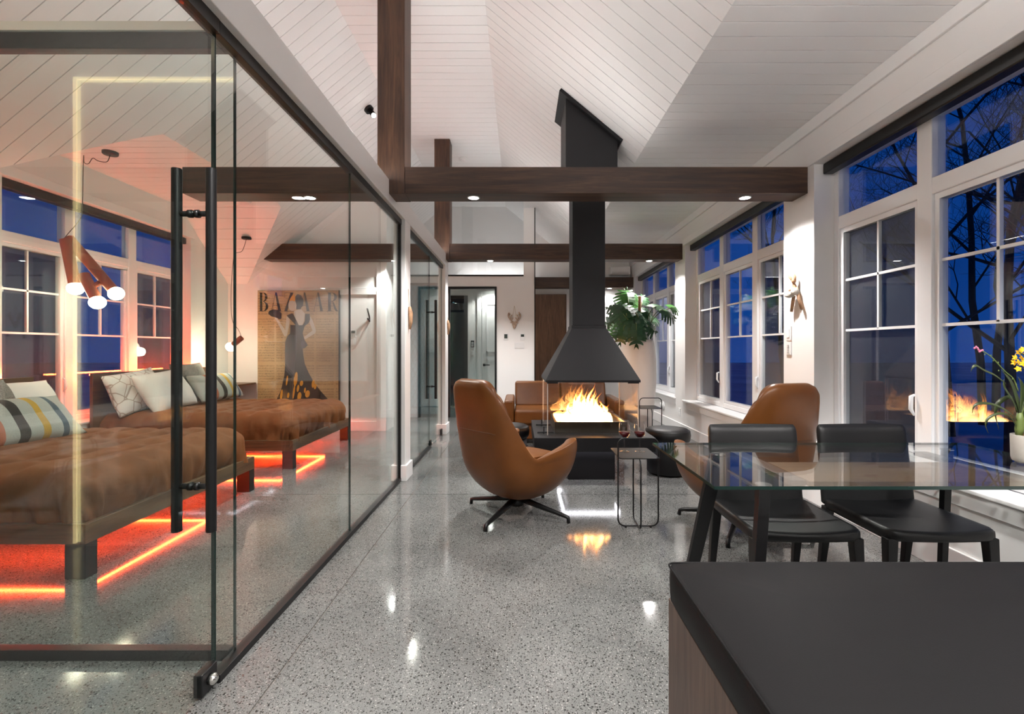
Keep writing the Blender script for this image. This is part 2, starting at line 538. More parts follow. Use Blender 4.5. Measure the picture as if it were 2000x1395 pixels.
def music_mat():
    """beige canvas printed with rows of staves in two offset columns of sheets"""
    m, nt, b, L = nmat('sheet_music_print')
    tc = nt.nodes.new('ShaderNodeTexCoord')
    sp = nt.nodes.new('ShaderNodeSeparateXYZ')
    L.new(tc.outputs['Object'], sp.inputs['Vector'])
    def math_(op, a, bb=None, c=None):
        n = nt.nodes.new('ShaderNodeMath')
        n.operation = op
        for i, q in enumerate((a, bb, c)):
            if q is None: continue
            if isinstance(q, (int, float)): n.inputs[i].default_value = q
            else: L.new(q, n.inputs[i])
        return n.outputs[0]
    z = sp.outputs['Z']
    x = sp.outputs['X']
    row = math_('FRACT', math_('MULTIPLY', z, 26.0))           # one staff every 38 mm
    line = math_('FRACT', math_('MULTIPLY', z, 26.0 * 9))
    thin = math_('LESS_THAN', line, 0.3)
    staff = math_('MULTIPLY', thin, math_('LESS_THAN', row, 0.6))
    gx = math_('GREATER_THAN', math_('FRACT', math_('ADD', math_('MULTIPLY', x, 3.4), 0.15)), 0.09)
    gz = math_('GREATER_THAN', math_('FRACT', math_('ADD', math_('MULTIPLY', z, 2.9), 0.35)), 0.12)
    n = nt.nodes.new('ShaderNodeTexNoise')
    n.inputs['Scale'].default_value = 110
    L.new(tc.outputs['Object'], n.inputs['Vector'])
    notes = math_('MULTIPLY', math_('GREATER_THAN', n.outputs['Fac'], 0.60), math_('LESS_THAN', row, 0.7))
    ink = math_('MULTIPLY', math_('MULTIPLY', math_('MAXIMUM', math_('MULTIPLY', staff, 0.55), math_('MULTIPLY', notes, 0.75)), gx), gz)
    n2 = nt.nodes.new('ShaderNodeTexNoise')
    n2.inputs['Scale'].default_value = 2.2
    L.new(tc.outputs['Object'], n2.inputs['Vector'])
    r = nt.nodes.new('ShaderNodeValToRGB')
    r.color_ramp.elements[0].position = 0.3
    r.color_ramp.elements[0].color = (0.36, 0.22, 0.10, 1)
    r.color_ramp.elements[1].position = 0.7
    r.color_ramp.elements[1].color = (0.52, 0.37, 0.20, 1)
    L.new(n2.outputs['Fac'], r.inputs['Fac'])
    mx = nt.nodes.new('ShaderNodeMix')
    mx.data_type = 'RGBA'
    L.new(ink, mx.inputs['Factor'])
    L.new(r.outputs['Color'], mx.inputs[6])
    mx.inputs[7].default_value = (0.06, 0.04, 0.025, 1)
    L.new(mx.outputs[2], b.inputs['Base Color'])
    b.inputs['Roughness'].default_value = 0.6
    return m
M['music'] = music_mat()

def mesh_screen_mat():
    m = bpy.data.materials.new('insect_screen_mesh')
    m.use_nodes = True
    nt = m.node_tree
    b = nt.nodes['Principled BSDF']
    b.inputs['Base Color'].default_value = (0.035, 0.035, 0.04, 1)
    b.inputs['Roughness'].default_value = 0.7
    b.inputs['Alpha'].default_value = 0.62
    return m
M['mesh_screen'] = mesh_screen_mat()

def flame_mat():
    m = bpy.data.materials.new('flame_glow')
    m.use_nodes = True
    nt = m.node_tree
    L = nt.links
    nt.nodes.remove(nt.nodes['Principled BSDF'])
    tc = nt.nodes.new('ShaderNodeTexCoord')
    sp = nt.nodes.new('ShaderNodeSeparateXYZ')
    L.new(tc.outputs['Generated'], sp.inputs['Vector'])
    r = nt.nodes.new('ShaderNodeValToRGB')
    e = r.color_ramp.elements
    e[0].position = 0.0
    e[0].color = (1.0, 0.62, 0.28, 1)
    e[1].position = 1.0
    e[1].color = (1.0, 0.20, 0.015, 1)
    k = e.new(0.45)
    k.color = (1.0, 0.46, 0.12, 1)
    L.new(sp.outputs['Z'], r.inputs['Fac'])
    st = nt.nodes.new('ShaderNodeMapRange')
    st.inputs['To Min'].default_value = 34.0
    st.inputs['To Max'].default_value = 2.0
    st.inputs['From Max'].default_value = 0.9
    L.new(sp.outputs['Z'], st.inputs['Value'])
    em = nt.nodes.new('ShaderNodeEmission')
    L.new(r.outputs['Color'], em.inputs['Color'])
    L.new(st.outputs['Result'], em.inputs['Strength'])
    tr = nt.nodes.new('ShaderNodeBsdfTransparent')
    lw = nt.nodes.new('ShaderNodeLayerWeight')
    lw.inputs['Blend'].default_value = 0.35
    al = nt.nodes.new('ShaderNodeMapRange')
    al.inputs['From Min'].default_value = 0.15
    al.inputs['From Max'].default_value = 0.95
    al.inputs['To Min'].default_value = 0.88
    al.inputs['To Max'].default_value = 0.0
    L.new(lw.outputs['Facing'], al.inputs['Value'])
    zf = nt.nodes.new('ShaderNodeMapRange')
    zf.inputs['From Min'].default_value = 0.35
    zf.inputs['From Max'].default_value = 1.0
    zf.inputs['To Min'].default_value = 1.0
    zf.inputs['To Max'].default_value = 0.18
    L.new(sp.outputs['Z'], zf.inputs['Value'])
    mu = nt.nodes.new('ShaderNodeMath')
    mu.operation = 'MULTIPLY'
    L.new(al.outputs['Result'], mu.inputs[0])
    L.new(zf.outputs['Result'], mu.inputs[1])
    mx = nt.nodes.new('ShaderNodeMixShader')
    L.new(mu.outputs[0], mx.inputs['Fac'])
    L.new(tr.outputs['BSDF'], mx.inputs[1])
    L.new(em.outputs['Emission'], mx.inputs[2])
    L.new(mx.outputs['Shader'], nt.nodes['Material Output'].inputs['Surface'])
    return m
M['flame'] = flame_mat()

# ================================================================ the setting
def wall(name, axis, a0, a1, t0, t1, z0, z1, holes=(), mat=None, parent=None):
    """wall running along y (axis 'y', thickness in x) or along x (axis 'x', thickness in y), with rectangular holes"""
    As = sorted({a0, a1, *[h[0] for h in holes], *[h[1] for h in holes]})
    Zs = sorted({z0, z1, *[h[2] for h in holes], *[h[3] for h in holes]})
    solid = {}
    for i in range(len(As) - 1):
        for j in range(len(Zs) - 1):
            ca, cz = (As[i] + As[i + 1]) / 2, (Zs[j] + Zs[j + 1]) / 2
            solid[i, j] = not any(h[0] < ca < h[1] and h[2] < cz < h[3] for h in holes)
    m = MB()
    def pt(a, t, z): return (t, a, z) if axis == 'y' else (a, t, z)
    def quad(*p): m.add(p, [(0, 1, 2, 3)])
    for (i, j), s in solid.items():
        if not s: continue
        l, r, b, t = As[i], As[i + 1], Zs[j], Zs[j + 1]
        for tt in (t0, t1):
            quad(pt(l, tt, b), pt(r, tt, b), pt(r, tt, t), pt(l, tt, t))
        if not solid.get((i - 1, j)): quad(pt(l, t0, b), pt(l, t1, b), pt(l, t1, t), pt(l, t0, t))
        if not solid.get((i + 1, j)): quad(pt(r, t0, b), pt(r, t1, b), pt(r, t1, t), pt(r, t0, t))
        if not solid.get((i, j - 1)): quad(pt(l, t0, b), pt(r, t0, b), pt(r, t1, b), pt(l, t1, b))
        if not solid.get((i, j + 1)): quad(pt(l, t0, t), pt(r, t0, t), pt(r, t1, t), pt(l, t1, t))
    o = m.obj(name, mat or M['white'], parent)
    if not parent: o['kind'] = 'structure'
    return o

def struct(o):
    o['kind'] = 'structure'
    return o

XR, XL = 2.34, -4.35         # right and left wall faces
YF, YN = 10.1, -2.6          # far and near walls
ZF, ZR = 3.05, 4.24          # flat ceiling and ridge ceiling
PIT = 0.833
RX0, RX1 = -1.604, -0.30     # ridge ceiling
VX0, VX1 = RX0 - (ZR - ZF) / PIT, RX1 + (ZR - ZF) / PIT
DY0, DY1 = 4.03, 6.07        # flat part of the bedroom dormer

# floor: a dark sub-slab with poured slabs on it, joints left open
fl = struct(box('floor', (-4.6, 2.6, YN - 0.1, YF + 0.2, -0.08, -0.006), M['joint']))
fx = [-4.6, -0.905, 2.6]
fy = [YN - 0.1, 0.95, 4.0, 6.98, YF + 0.2]
for i in range(2):
    for j in range(4):
        g = 0.0035
        box('floor_slab', (fx[i] + g, fx[i + 1] - g, fy[j] + g, fy[j + 1] - g, -0.03, 0.0), M['floor'], fl)

# walls
WZ0, WZ1 = 0.50, 2.69
RW = [(1.25, 3.785), (4.22, 6.735), (7.175, 9.70)]
LW = (4.0, 6.3)
wall('wall_right', 'y', YN, YF, XR, 2.62, 0, ZF + 0.2, [(a, b, WZ0 - 0.012, WZ1) for a, b in RW])
wall('wall_left', 'y', YN, YF, -4.62, XL, 0, ZF + 0.2, [(*LW, WZ0 - 0.012, WZ1)])
wall('wall_far', 'x', -4.62, 2.62, YF, YF + 0.15, 0, 4.45)
wall('wall_near', 'x', -4.62, 2.62, YN - 0.15, YN, 0, 4.45)
wall('wall_bedroom_back', 'x', XL, -1.985, 7.10, 7.20, 0, 4.4)
wall('wall_corridor', 'y', 7.20, 8.50, -2.085, -1.985, 0, 4.4)
wall('wall_back', 'x', -1.32, 0.274, 8.50, 8.62, 0, 2.52, [(-1.28, -0.41, -0.01, 2.335)])
wall('wall_bath', 'x', XL, -1.985, 8.50, 8.62, 0, 4.4)
wall('wall_vestibule', 'x', XL, -1.10, 0.68, 0.80, 0, 4.4)
wall('wall_kitchen_left', 'y', YN, 0.80, -1.17, -1.06, 0, 4.4)
struct(box('trim_1', (0.07, 0.274, 8.50, 8.62, 2.52, 3.74), M['white']))
struct(box('trim_2', (0.262, 0.279, 8.485, 8.635, 0, 3.74), M['black']))
struct(box('trim_3', (-1.32, 0.07, 8.48, 8.62, 2.52, 2.545), M['black']))

# ceilings: backing with separate tongue-and-groove boards under it
BW = 0.127
def yb(n): return 1.265 + BW * n
NB = int((YF - 1.265) / BW) + 1
G = 0.003
TB = 0.014
def backing(name, pts):
    o = MB().add(list(pts), [tuple(range(len(pts)))]).obj(name, M['groove'])
    return struct(o)
def lift(p, d=TB - 0.004): return (p[0], p[1], p[2] + d)
cr = backing('ceiling_ridge', [lift(p) for p in ((RX0, YN, ZR), (RX1, YN, ZR), (RX1, YF, ZR), (RX0, YF, ZR))])
crs = backing('ceiling_slope_right', [lift(p) for p in ((RX1, YN, ZR), (VX1, YN, ZF), (VX1, YF, ZF), (RX1, YF, ZR))])
crf = backing('ceiling_flat_right', [lift(p) for p in ((VX1, YN, ZF), (XR + 0.2, YN, ZF), (XR + 0.2, YF, ZF), (VX1, YF, ZF))])
def slopeL(x): return ZR + (x - RX0) * PIT
lx = XL - 0.1
cls_ = backing('ceiling_slope_left', [lift(p) for p in ((RX0, YN, ZR), (lx, YN, slopeL(lx)), (lx, DY0 - (VX0 - lx), slopeL(lx)), (VX0, DY0, ZF), (VX0, DY1, ZF),
                                                       (lx, DY1 + (VX0 - lx), slopeL(lx)), (lx, YF, slopeL(lx)), (RX0, YF, ZR))])
cld = backing('ceiling_dormer', [lift(p) for p in ((VX0, DY0, ZF), (lx, DY0, ZF), (lx, DY1, ZF), (VX0, DY1, ZF))])
def dormz(y): return ZF - PIT * max(0, DY0 - y, y - DY1)
cdn = backing('ceiling_dormer_near', [lift(p) for p in ((VX0, DY0, ZF), (lx, DY0, ZF), (lx, DY0 - (VX0 - lx), slopeL(lx)))])
cdf = backing('ceiling_dormer_far', [lift(p) for p in ((VX0, DY1, ZF), (lx, DY1, ZF), (lx, DY1 + (VX0 - lx), slopeL(lx)))])

def board(parent, a, b, c, d):
    """board with visible face corners a,b (near edge) c,d (far edge), thickened upward"""
    up = Vector((0, 0, TB))
    P = [Vector(q) for q in (a, b, d, c)]
    return MB().hexa([*P, *[q + up for q in P]]).obj('board', M['board'], parent)
def shared(parent, proto, y):
    if proto is None: return
    o = bpy.data.objects.new('board', proto.data)
    COL.objects.link(o)
    o.parent = parent
    o.location.y = y
    return o
for parent, (xa, za), (xb, zb) in ((cr, (RX0, ZR), (RX1, ZR)), (crs, (RX1, ZR), (VX1, ZF)), (crf, (VX1, ZF), (XR, ZF))):
    p0 = None
    for n in range(NB):
        y0, y1 = yb(n) + G, min(yb(n + 1) - G, YF)
        if y1 - y0 < 0.02: continue
        if p0 is None:
            p0 = board(parent, (xa, G, za), (xb, G, zb), (xa, BW - G, za), (xb, BW - G, zb))
            p0.location.y = yb(n)
        else:
            shared(parent, p0, yb(n))
def xend(y):
    return max(XL, VX0 - max(0, DY0 - y, y - DY1))
p0 = None
for n in range(NB):
    y0, y1 = yb(n) + G, min(yb(n + 1) - G, YF)
    if y1 - y0 < 0.02: continue
    if yb(n) > 7.2:
        e0 = e1 = VX0
    else:
        e0, e1 = xend(y0), xend(y1)
    if e0 == e1 == VX0:
        if p0 is None:
            p0 = board(cls_, (VX0, G, ZF), (RX0, G, ZR), (VX0, BW - G, ZF), (RX0, BW - G, ZR))
            p0.location.y = yb(n)
        else:
            shared(cls_, p0, yb(n))
    else:
        board(cls_, (e0, y0, slopeL(e0)), (RX0, y0, ZR), (e1, y1, slopeL(e1)), (RX0, y1, ZR))
    # dormer
    if yb(n) < 7.1:
        for par, lo, hi in ((cdn, DY0 - (VX0 - XL), DY0), (cld, DY0, DY1), (cdf, DY1, DY1 + (VX0 - XL))):
            q0, q1 = max(y0, lo), min(y1, hi)
            if q1 - q0 < 0.004: continue
            a0, a1 = min(xend(q0), VX0), min(xend(q1), VX0)
            board(par, (XL, q0, dormz(q0)), (a0, q0, dormz(q0)), (XL, q1, dormz(q1)), (a1, q1, dormz(q1)))

# crown board, baseboards, casing lines
struct(box('trim_4', (XR - 0.022, XR, YN, YF, 2.955, ZF), M['trim'], bevel=0.004))
for k, (a, b) in enumerate(RW):
    struct(box('trim_%d' % (5 + k), (XR - 0.018, XR, a - 0.06, b + 0.06, WZ1, WZ1 + 0.085), M['trim'], bevel=0.004))
struct(box('baseboard_right', (XR - 0.018, XR, YN, YF, 0, 0.145), M['trim'], bevel=0.004))
struct(box('baseboard_bedroom_back', (XL, -1.985, 7.082, 7.10, 0, 0.145), M['trim'], bevel=0.004))
struct(box('baseboard_back', (-0.40, 0.26, 8.482, 8.50, 0, 0.145), M['trim'], bevel=0.004))
struct(box('baseboard_left', (XL, XL + 0.018, 0.8, 7.08, 0, 0.145), M['trim'], bevel=0.004))
struct(box('trim_8', (-2.13, -1.985, 7.078, 7.10, 0, 2.44), M['trim'], bevel=0.004))
struct(box('trim_9', (-2.70, -2.13, 7.082, 7.10, 2.03, 2.14), M['trim'], bevel=0.004))
struct(box('trim_10', (XL, XL + 0.02, 3.9, 6.35, WZ1, WZ1 + 0.085), M['trim'], bevel=0.004))
# sloped gable trim on bedroom back wall
t = MB()
x0, x1 = -3.5, -1.985
t.hexa([(x0, 7.085, slopeL(x0) - 0.12), (x1, 7.085, slopeL(x1) - 0.12), (x1, 7.10, slopeL(x1) - 0.12), (x0, 7.10, slopeL(x0) - 0.12),
        (x0, 7.085, slopeL(x0) - 0.005), (x1, 7.085, slopeL(x1) - 0.005), (x1, 7.10, slopeL(x1) - 0.005), (x0, 7.10, slopeL(x0) - 0.005)])
struct(t.obj('trim_11', M['trim']))

# ---------------------------------------------------------------- windows
def window(name, y0, y1, xin, xout, sign, lights_with_screen=(0, 2)):
    """three-unit window with transom lights. xin: room-side plane of the frame, xout: outside plane (sign +1 right wall, -1 left)"""
    w = thing(name, None, None, ((xin + xout) / 2, (y0 + y1) / 2, WZ0), kind='structure')
    xa, xb = min(xin, xout), max(xin, xout)
    F = 0.055
    zt0, zt1 = 2.16, 2.26       # transom rail
    n = 3
    u = (y1 - y0) / n
    for (a, b, c, d) in ((y0, y1, WZ0, WZ0 + F), (y0, y1, WZ1 - F, WZ1)):
        box('frame_rail', (xa, xb, a, b, c, d), M['vinyl'], w, bevel=0.006)
    for k in range(n + 1):
        yc = y0 + u * k
        h = 0.055 if 0 < k < n else 0.0
        a = yc - (h if k else 0)
        b = yc + (h if k < n else 0)
        if k == 0: b = yc + F
        if k == n: a = yc - F
        box('mullion', (xa - 0.004, xb + 0.004, a, b, WZ0, WZ1), M['vinyl'], w, bevel=0.006)
    box('transom_rail', (xa, xb, y0, y1, zt0, zt1), M['vinyl'], w, bevel=0.006)
    xm = (xa + xb) / 2
    for k in range(n):
        a = y0 + u * k + 0.055
        b = y0 + u * (k + 1) - 0.055
        # transom light
        box('pane', (xm - 0.006, xm + 0.006, a, b, zt1, WZ1 - F), M['wglass'], w)
        # sash
        S = 0.034
        z0, z1 = WZ0 + F, zt0
        s = MB()
        s.box(xm - 0.028, xm + 0.028, a, b, z0, z0 + S)
        s.box(xm - 0.028, xm + 0.028, a, b, z1 - S, z1)
        s.box(xm - 0.028, xm + 0.028, a, a + S, z0 + S, z1 - S)
        s.box(xm - 0.028, xm + 0.028, b - S, b, z0 + S, z1 - S)
        sash = s.obj('sash', M['vinyl'], w, bevel=0.004)
        a2, b2, z2, z3 = a + S, b - S, z0 + S, z1 - S
        box('pane', (xm - 0.006, xm + 0.006, a2, b2, z2, z3), M['wglass'], sash)
        zm0, zm1 = 1.365, 1.755
        for zz in (zm0, zm1):
            box('muntin', (xm - 0.011, xm + 0.011, a2, b2, zz - 0.009, zz + 0.009), M['vinyl'], sash)
        box('muntin', (xm - 0.011, xm + 0.011, (a2 + b2) / 2 - 0.008, (a2 + b2) / 2 + 0.008, zm0, z3), M['vinyl'], sash)
        if k in lights_with_screen:
            xs = xm + sign * 0.022
            box('insect_screen', (xs - 0.0015, xs + 0.0015, a2, b2, z2, z3), M['mesh_screen'], sash)
        # handle
        xh = xin - sign * 0.012
        ym = b - S / 2 if k == 0 else a + S / 2
        h = MB().tube([(xin - sign * 0.002, ym, 0.93), (xh - sign * 0.012, ym, 0.92), (xh - sign * 0.014, ym, 0.84), (xin - sign * 0.004, ym, 0.80)], [0.008, 0.012, 0.012, 0.006], 8)
        if k in (0, 2): h.obj('handle', M['vinyl'], sash, smooth=True)
    return w
for k, (a, b) in enumerate(RW):
    window('window_%d' % (k + 1), a, b, 2.50, 2.58, 1)
window('window_4', LW[0], LW[1], -4.50, -4.58, -1)
for k, (a, b) in enumerate(RW):
    s = box('window_sill', (XR - 0.035, 2.50, a - 0.04, b + 0.04, WZ0 - 0.025, WZ0), M['trim'], bevel=0.006)
    tag(s, ['white window sill under the nearest right window beside the glass table', 'white window sill behind the right swivel armchair, between the piers', 'white window sill of the farthest right window by the tall planter'][k], 'window sill')
    ap = struct(box('trim_%d' % (12 + k), (XR - 0.016, XR, a - 0.03, b + 0.03, WZ0 - 0.11, WZ0 - 0.025), M['trim'], bevel=0.003))
    c = box('roller_shade_cassette', (2.405, 2.485, a + 0.005, b - 0.005, 2.605, 2.688), M['black'], bevel=0.01)
    tag(c, ['black roller shade cassette across the top of the nearest right window', 'black roller shade cassette above the middle right window', 'black roller shade cassette above the farthest right window'][k], 'roller shade')
s = box('window_sill', (-4.50, XL + 0.035, LW[0] - 0.04, LW[1] + 0.04, WZ0 - 0.025, WZ0), M['trim'], bevel=0.006)
tag(s, 'white window sill glowing red behind the two beds', 'window sill')
c = box('roller_shade_cassette', (-4.485, -4.405, LW[0] + 0.005, LW[1] - 0.005, 2.605, 2.688), M['black'], bevel=0.01)
tag(c, 'black roller shade cassette above the bedroom window', 'roller shade')

# ---------------------------------------------------------------- glass partition along x = -1.115
GX = -1.115
hd = struct(box('trim_15', (-1.17, -1.06, 0.80, 7.05, 2.42, 2.60), M['trim'], bevel=0.004))
struct(box('trim_16', (-1.17, -1.06, 4.41, 4.62, 0, 2.42), M['trim'], bevel=0.004))
struct(box('trim_17', (-1.17, -1.06, 6.80, 7.05, 0, 2.42), M['trim'], bevel=0.004))
struct(box('trim_18', (-1.188, -1.042, 4.392, 4.638, 0, 0.145), M['trim'], bevel=0.004))
struct(box('trim_19', (-1.188, -1.042, 6.782, 7.068, 0, 0.145), M['trim'], bevel=0.004))

gp = thing('glass_partition', 'frameless glass partition between the bedroom and the living room', 'glass wall', (GX, 3.0, 0))
for a, b in ((1.738, 3.119), (3.123, 4.408)):
    pn = box('glass_panel', (GX - 0.006, GX + 0.006, a, b, 0.02, 2.385), M['glass'], gp)
    for e in (a, b):
        box('panel_edge', (GX - 0.0058, GX + 0.0058, e - 0.0015, e + 0.0015, 0.03, 2.37), M['glass_edge'], pn)
box('bottom_track', (GX - 0.022, GX + 0.022, 1.737, 4.41, 0, 0.03), M['black'], gp, bevel=0.002)
box('top_track', (GX - 0.022, GX + 0.022, 1.737, 4.41, 2.37, 2.42), M['black'], gp, bevel=0.002)
struct(box('trim_20', (GX - 0.022, GX + 0.022, 0.80, 1.735, 2.37, 2.42), M['black']))
struct(box('trim_21', (GX - 0.022, GX + 0.022, 5.864, 6.80, 2.37, 2.42), M['black']))
box('side_channel', (GX - 0.018, GX + 0.018, 4.385, 4.409, 0.03, 2.37), M['black'], gp)

gp2 = thing('glass_partition', 'glass partition across the bedroom foot end, seen behind the long door pulls', 'glass wall', (-2.6, 1.88, 0))
pn = box('glass_panel', (XL, GX - 0.008, 1.874, 1.886, 0.02, 2.40), M['glass'], gp2)
box('panel_edge', (GX - 0.012, GX - 0.0075, 1.8735, 1.8865, 0.03, 2.395), M['glass_edge'], pn)
box('bottom_track', (XL, GX - 0.024, 1.86, 1.90, 0, 0.042), M['black'], gp2, bevel=0.002)
box('top_track', (XL, GX - 0.024, 1.86, 1.90, 2.395, 2.46), M['black'], gp2, bevel=0.002)
box('header', (XL, GX - 0.06, 1.85, 1.91, 2.46, 2.495), M['trim'], gp2)

gp3 = thing('glass_partition', 'glass side panel beyond the white post, beside the far door pull', 'glass wall', (GX, 5.3, 0))
pn = box('glass_panel', (GX - 0.006, GX + 0.006, 4.625, 5.86, 0.02, 2.385), M['glass'], gp3)
box('panel_edge', (GX - 0.0058, GX + 0.0058, 5.855, 5.859, 0.03, 2.37), M['glass_edge'], pn)
box('bottom_track', (GX - 0.022, GX + 0.022, 4.62, 5.861, 0, 0.03), M['black'], gp3, bevel=0.002)
box('top_track', (GX - 0.022, GX + 0.022, 4.62, 5.861, 2.37, 2.42), M['black'], gp3, bevel=0.002)

def glass_door(label, ya, yb_, yh, lock_at, hinge_at):
    d = thing('glass_door', label, 'door', (GX, (ya + yb_) / 2, 0))
    p = box('glass_panel', (GX - 0.006, GX + 0.006, ya, yb_, 0.012, 2.365), M['glass'], d)
    for e in (ya + 0.001, yb_ - 0.001):
        box('panel_edge', (GX - 0.0058, GX + 0.0058, e - 0.0015, e + 0.0015, 0.02, 2.36), M['glass_edge'], p)
    z0, z1 = 0.595, 1.838
    for s in (-1, 1):
        h = MB().tube([(GX + s * 0.059, yh, z0), (GX + s * 0.059, yh, z1)], 0.0165, 20).obj('pull_bar', M['black'], d, bevel=0.002)
        for p in h.data.polygons: p.use_smooth = len(p.vertices) == 4
        for zz in (z0 + 0.155, z1 - 0.155):
            MB().tube([(GX + s * 0.059, yh, zz), (GX + s * 0.005, yh, zz)], 0.0095, 14).obj('standoff', M['black'], h, smooth=True)
            MB().tube([(GX + s * 0.018, yh, zz), (GX + s * 0.006, yh, zz)], 0.014, 14).obj('standoff_collar', M['black'], h, smooth=True)
    for (ye, dirn, nm) in ((lock_at, -1 if lock_at > yh else 1, 'lock_patch'), (hinge_at, 1 if hinge_at < yh else -1, 'hinge_patch')):
        a, b = sorted((ye, ye + dirn * 0.085))
        pb = box(nm, (GX - 0.016, GX + 0.016, a, b, 0.008, 0.088), M['black'], d, bevel=0.004)
        if nm == 'lock_patch':
            m = MB().lathe([(0, 0.026), (0.010, 0.026), (0.012, 0.022), (0.019, 0.018), (0.019, 0.0), (0.0, 0.0)], 20)
            o = m.obj('lock_cylinder', M['chrome'], None, smooth=True)
            o.parent = pb
            o.location = Vector((GX + 0.0155, (a + b) / 2, 0.05)) - OFF[d.name]
            o.rotation_euler = (0, R(90), 0)
    return d
glass_door('frameless glass door with long black pulls at the front left', 0.815, 1.732, 1.63, 1.732, 0.815)
glass_door('farther glass door with black pulls before the blue patterned glass', 5.865, 6.785, 5.99, 5.865, 6.785)

# far glass with diamond pattern, behind the corridor
pgl = thing('patterned_glass_panel', 'blue tinted glass panel with black diamond lines at the corridor end', 'glass wall', (-1.65, 8.52, 0))
box('glass_panel', (-1.985, -1.32, 8.505, 8.517, 0.06, 2.36), M['blueglass'], pgl)
box('frame_rail', (-1.985, -1.32, 8.49, 8.53, 0, 0.06), M['black'], pgl)
box('frame_rail', (-1.985, -1.32, 8.49, 8.53, 2.36, 2.40), M['black'], pgl)
ln = MB()
dx = 0.085
for k in range(-28, 10):
    for s in (1, -1):
        xa, za = -1.985 + k * dx, 0.06
        if s == -1: xa = -1.32 - k * dx
        L_ = 2.30
        # slope: dz = 2.1 * dx
        pts = []
        for q in (0, 1):
            z = 0.06 + L_ * q
            x = xa + s * (z - 0.06) / 1.9
            pts.append((x, z))
        (xa_, za_), (xb_, zb_) = pts
        # clip to panel
        def clipx(x, z, lim):
            f = (lim - xa_) / (xb_ - xa_)
            return (lim, za_ + f * (zb_ - za_))
        lo, hi = -1.983, -1.322
        P0, P1 = (xa_, za_), (xb_, zb_)
        if P0[0] < lo: P0 = clipx(*P0, lo)
        if P0[0] > hi: P0 = clipx(*P0, hi)
        if P1[0] < lo: P1 = clipx(*P1, lo)
        if P1[0] > hi: P1 = clipx(*P1, hi)
        if not (0.05 < P0[1] < 2.37 and 0.05 < P1[1] < 2.37) or P1[1] - P0[1] < 0.02: continue
        ln.tube([(P0[0], 8.502, P0[1]), (P1[0], 8.502, P1[1])], 0.0022, 4)
lo_ = ln.obj('diamond_lines', M['black'], pgl)
lo_['kind'] = 'stuff'

# entrance behind the back wall
ed = thing('glass_door', 'black framed glass door in the white back wall behind the left armchair', 'door', (-0.845, 8.55, 0))
box('door_frame', (-1.28, -0.41, 8.485, 8.56, 2.295, 2.335), M['black'], ed)
box('door_frame', (-0.445, -0.41, 8.485, 8.56, 0, 2.295), M['black'], ed)
box('door_frame', (-1.28, -1.245, 8.485, 8.56, 0, 2.295), M['black'], ed)
box('glass_panel', (-1.245, -0.445, 8.515, 8.527, 0.01, 2.295), M['glass'], ed)
cl = thing('clerestory_window', 'clear upper glass above the white back wall', 'window', (-0.6, 8.56, 2.545))
box('pane', (-1.30, 0.07, 8.555, 8.565, 2.545, 4.2), M['wglass'], cl)
d1 = thing('door_1', None, None, (-1.3, 10.05, 0), kind='structure')
box('door_frame', (-1.66, -1.60, 10.04, 10.1, 0, 2.35), M['black'], d1)
box('door_frame', (-1.16, -1.10, 10.04, 10.1, 0, 2.35), M['black'], d1)
box('door_frame', (-1.60, -1.16, 10.04, 10.1, 2.29, 2.35), M['black'], d1)
box('pane', (-1.60, -1.16, 10.06, 10.09, 0.02, 2.29), pbr('dark_night_glass', (0.012, 0.016, 0.024), 0.05), d1)
d2 = thing('door_2', None, None, (-0.6, 10.08, 0), kind='structure')
box('door_leaf', (-0.80, -0.20, 10.065, 10.1, 0.01, 2.33), M['trim'], d2, bevel=0.004)
for (a, b, c, d) in ((-0.71, -0.29, 0.25, 1.0), (-0.71, -0.29, 1.15, 2.18)):
    p = MB()
    for bb in ((a, b, c, c + 0.025), (a, b, d - 0.025, d), (a, a + 0.025, c, d), (b - 0.025, b, c, d)):
        p.box(bb[0], bb[1], 10.055, 10.066, bb[2], bb[3])
    p.obj('panel_moulding', M['trim'], d2)
box('door_frame', (-0.90, -0.80, 10.075, 10.1, 0, 2.42), M['trim'], d2)
h = box('lever_rose', (-0.775, -0.725, 10.045, 10.065, 0.86, 0.91), M['black'], d2)
MB().tube([(-0.75, 10.045, 0.885), (-0.75, 10.02, 0.885), (-0.63, 10.02, 0.885)], 0.011, 8).obj('lever', M['black'], h)
kp = thing('keypad', 'small black keypad on the far entrance wall beside the white door', 'keypad', (-1.0, 10.09, 1.3))
box('housing', (-1.035, -0.965, 10.085, 10.1, 1.26, 1.40), M['black'], kp, bevel=0.004)
for i in range(3):
    for j in range(4):
        box('key', (-1.024 + i * 0.018, -1.011 + i * 0.018, 10.081, 10.086, 1.275 + j * 0.026, 1.292 + j * 0.026), M['plate'], kp)
ks = box('light_switch', (-1.035, -0.97, 10.09, 10.1, 1.08, 1.18), M['plate'], bevel=0.003)
tag(ks, 'white switch plate under the keypad on the entrance wall', 'light switch')
box('rocker', (-1.02, -0.985, 10.084, 10.09, 1.10, 1.16), M['plate'], ks)

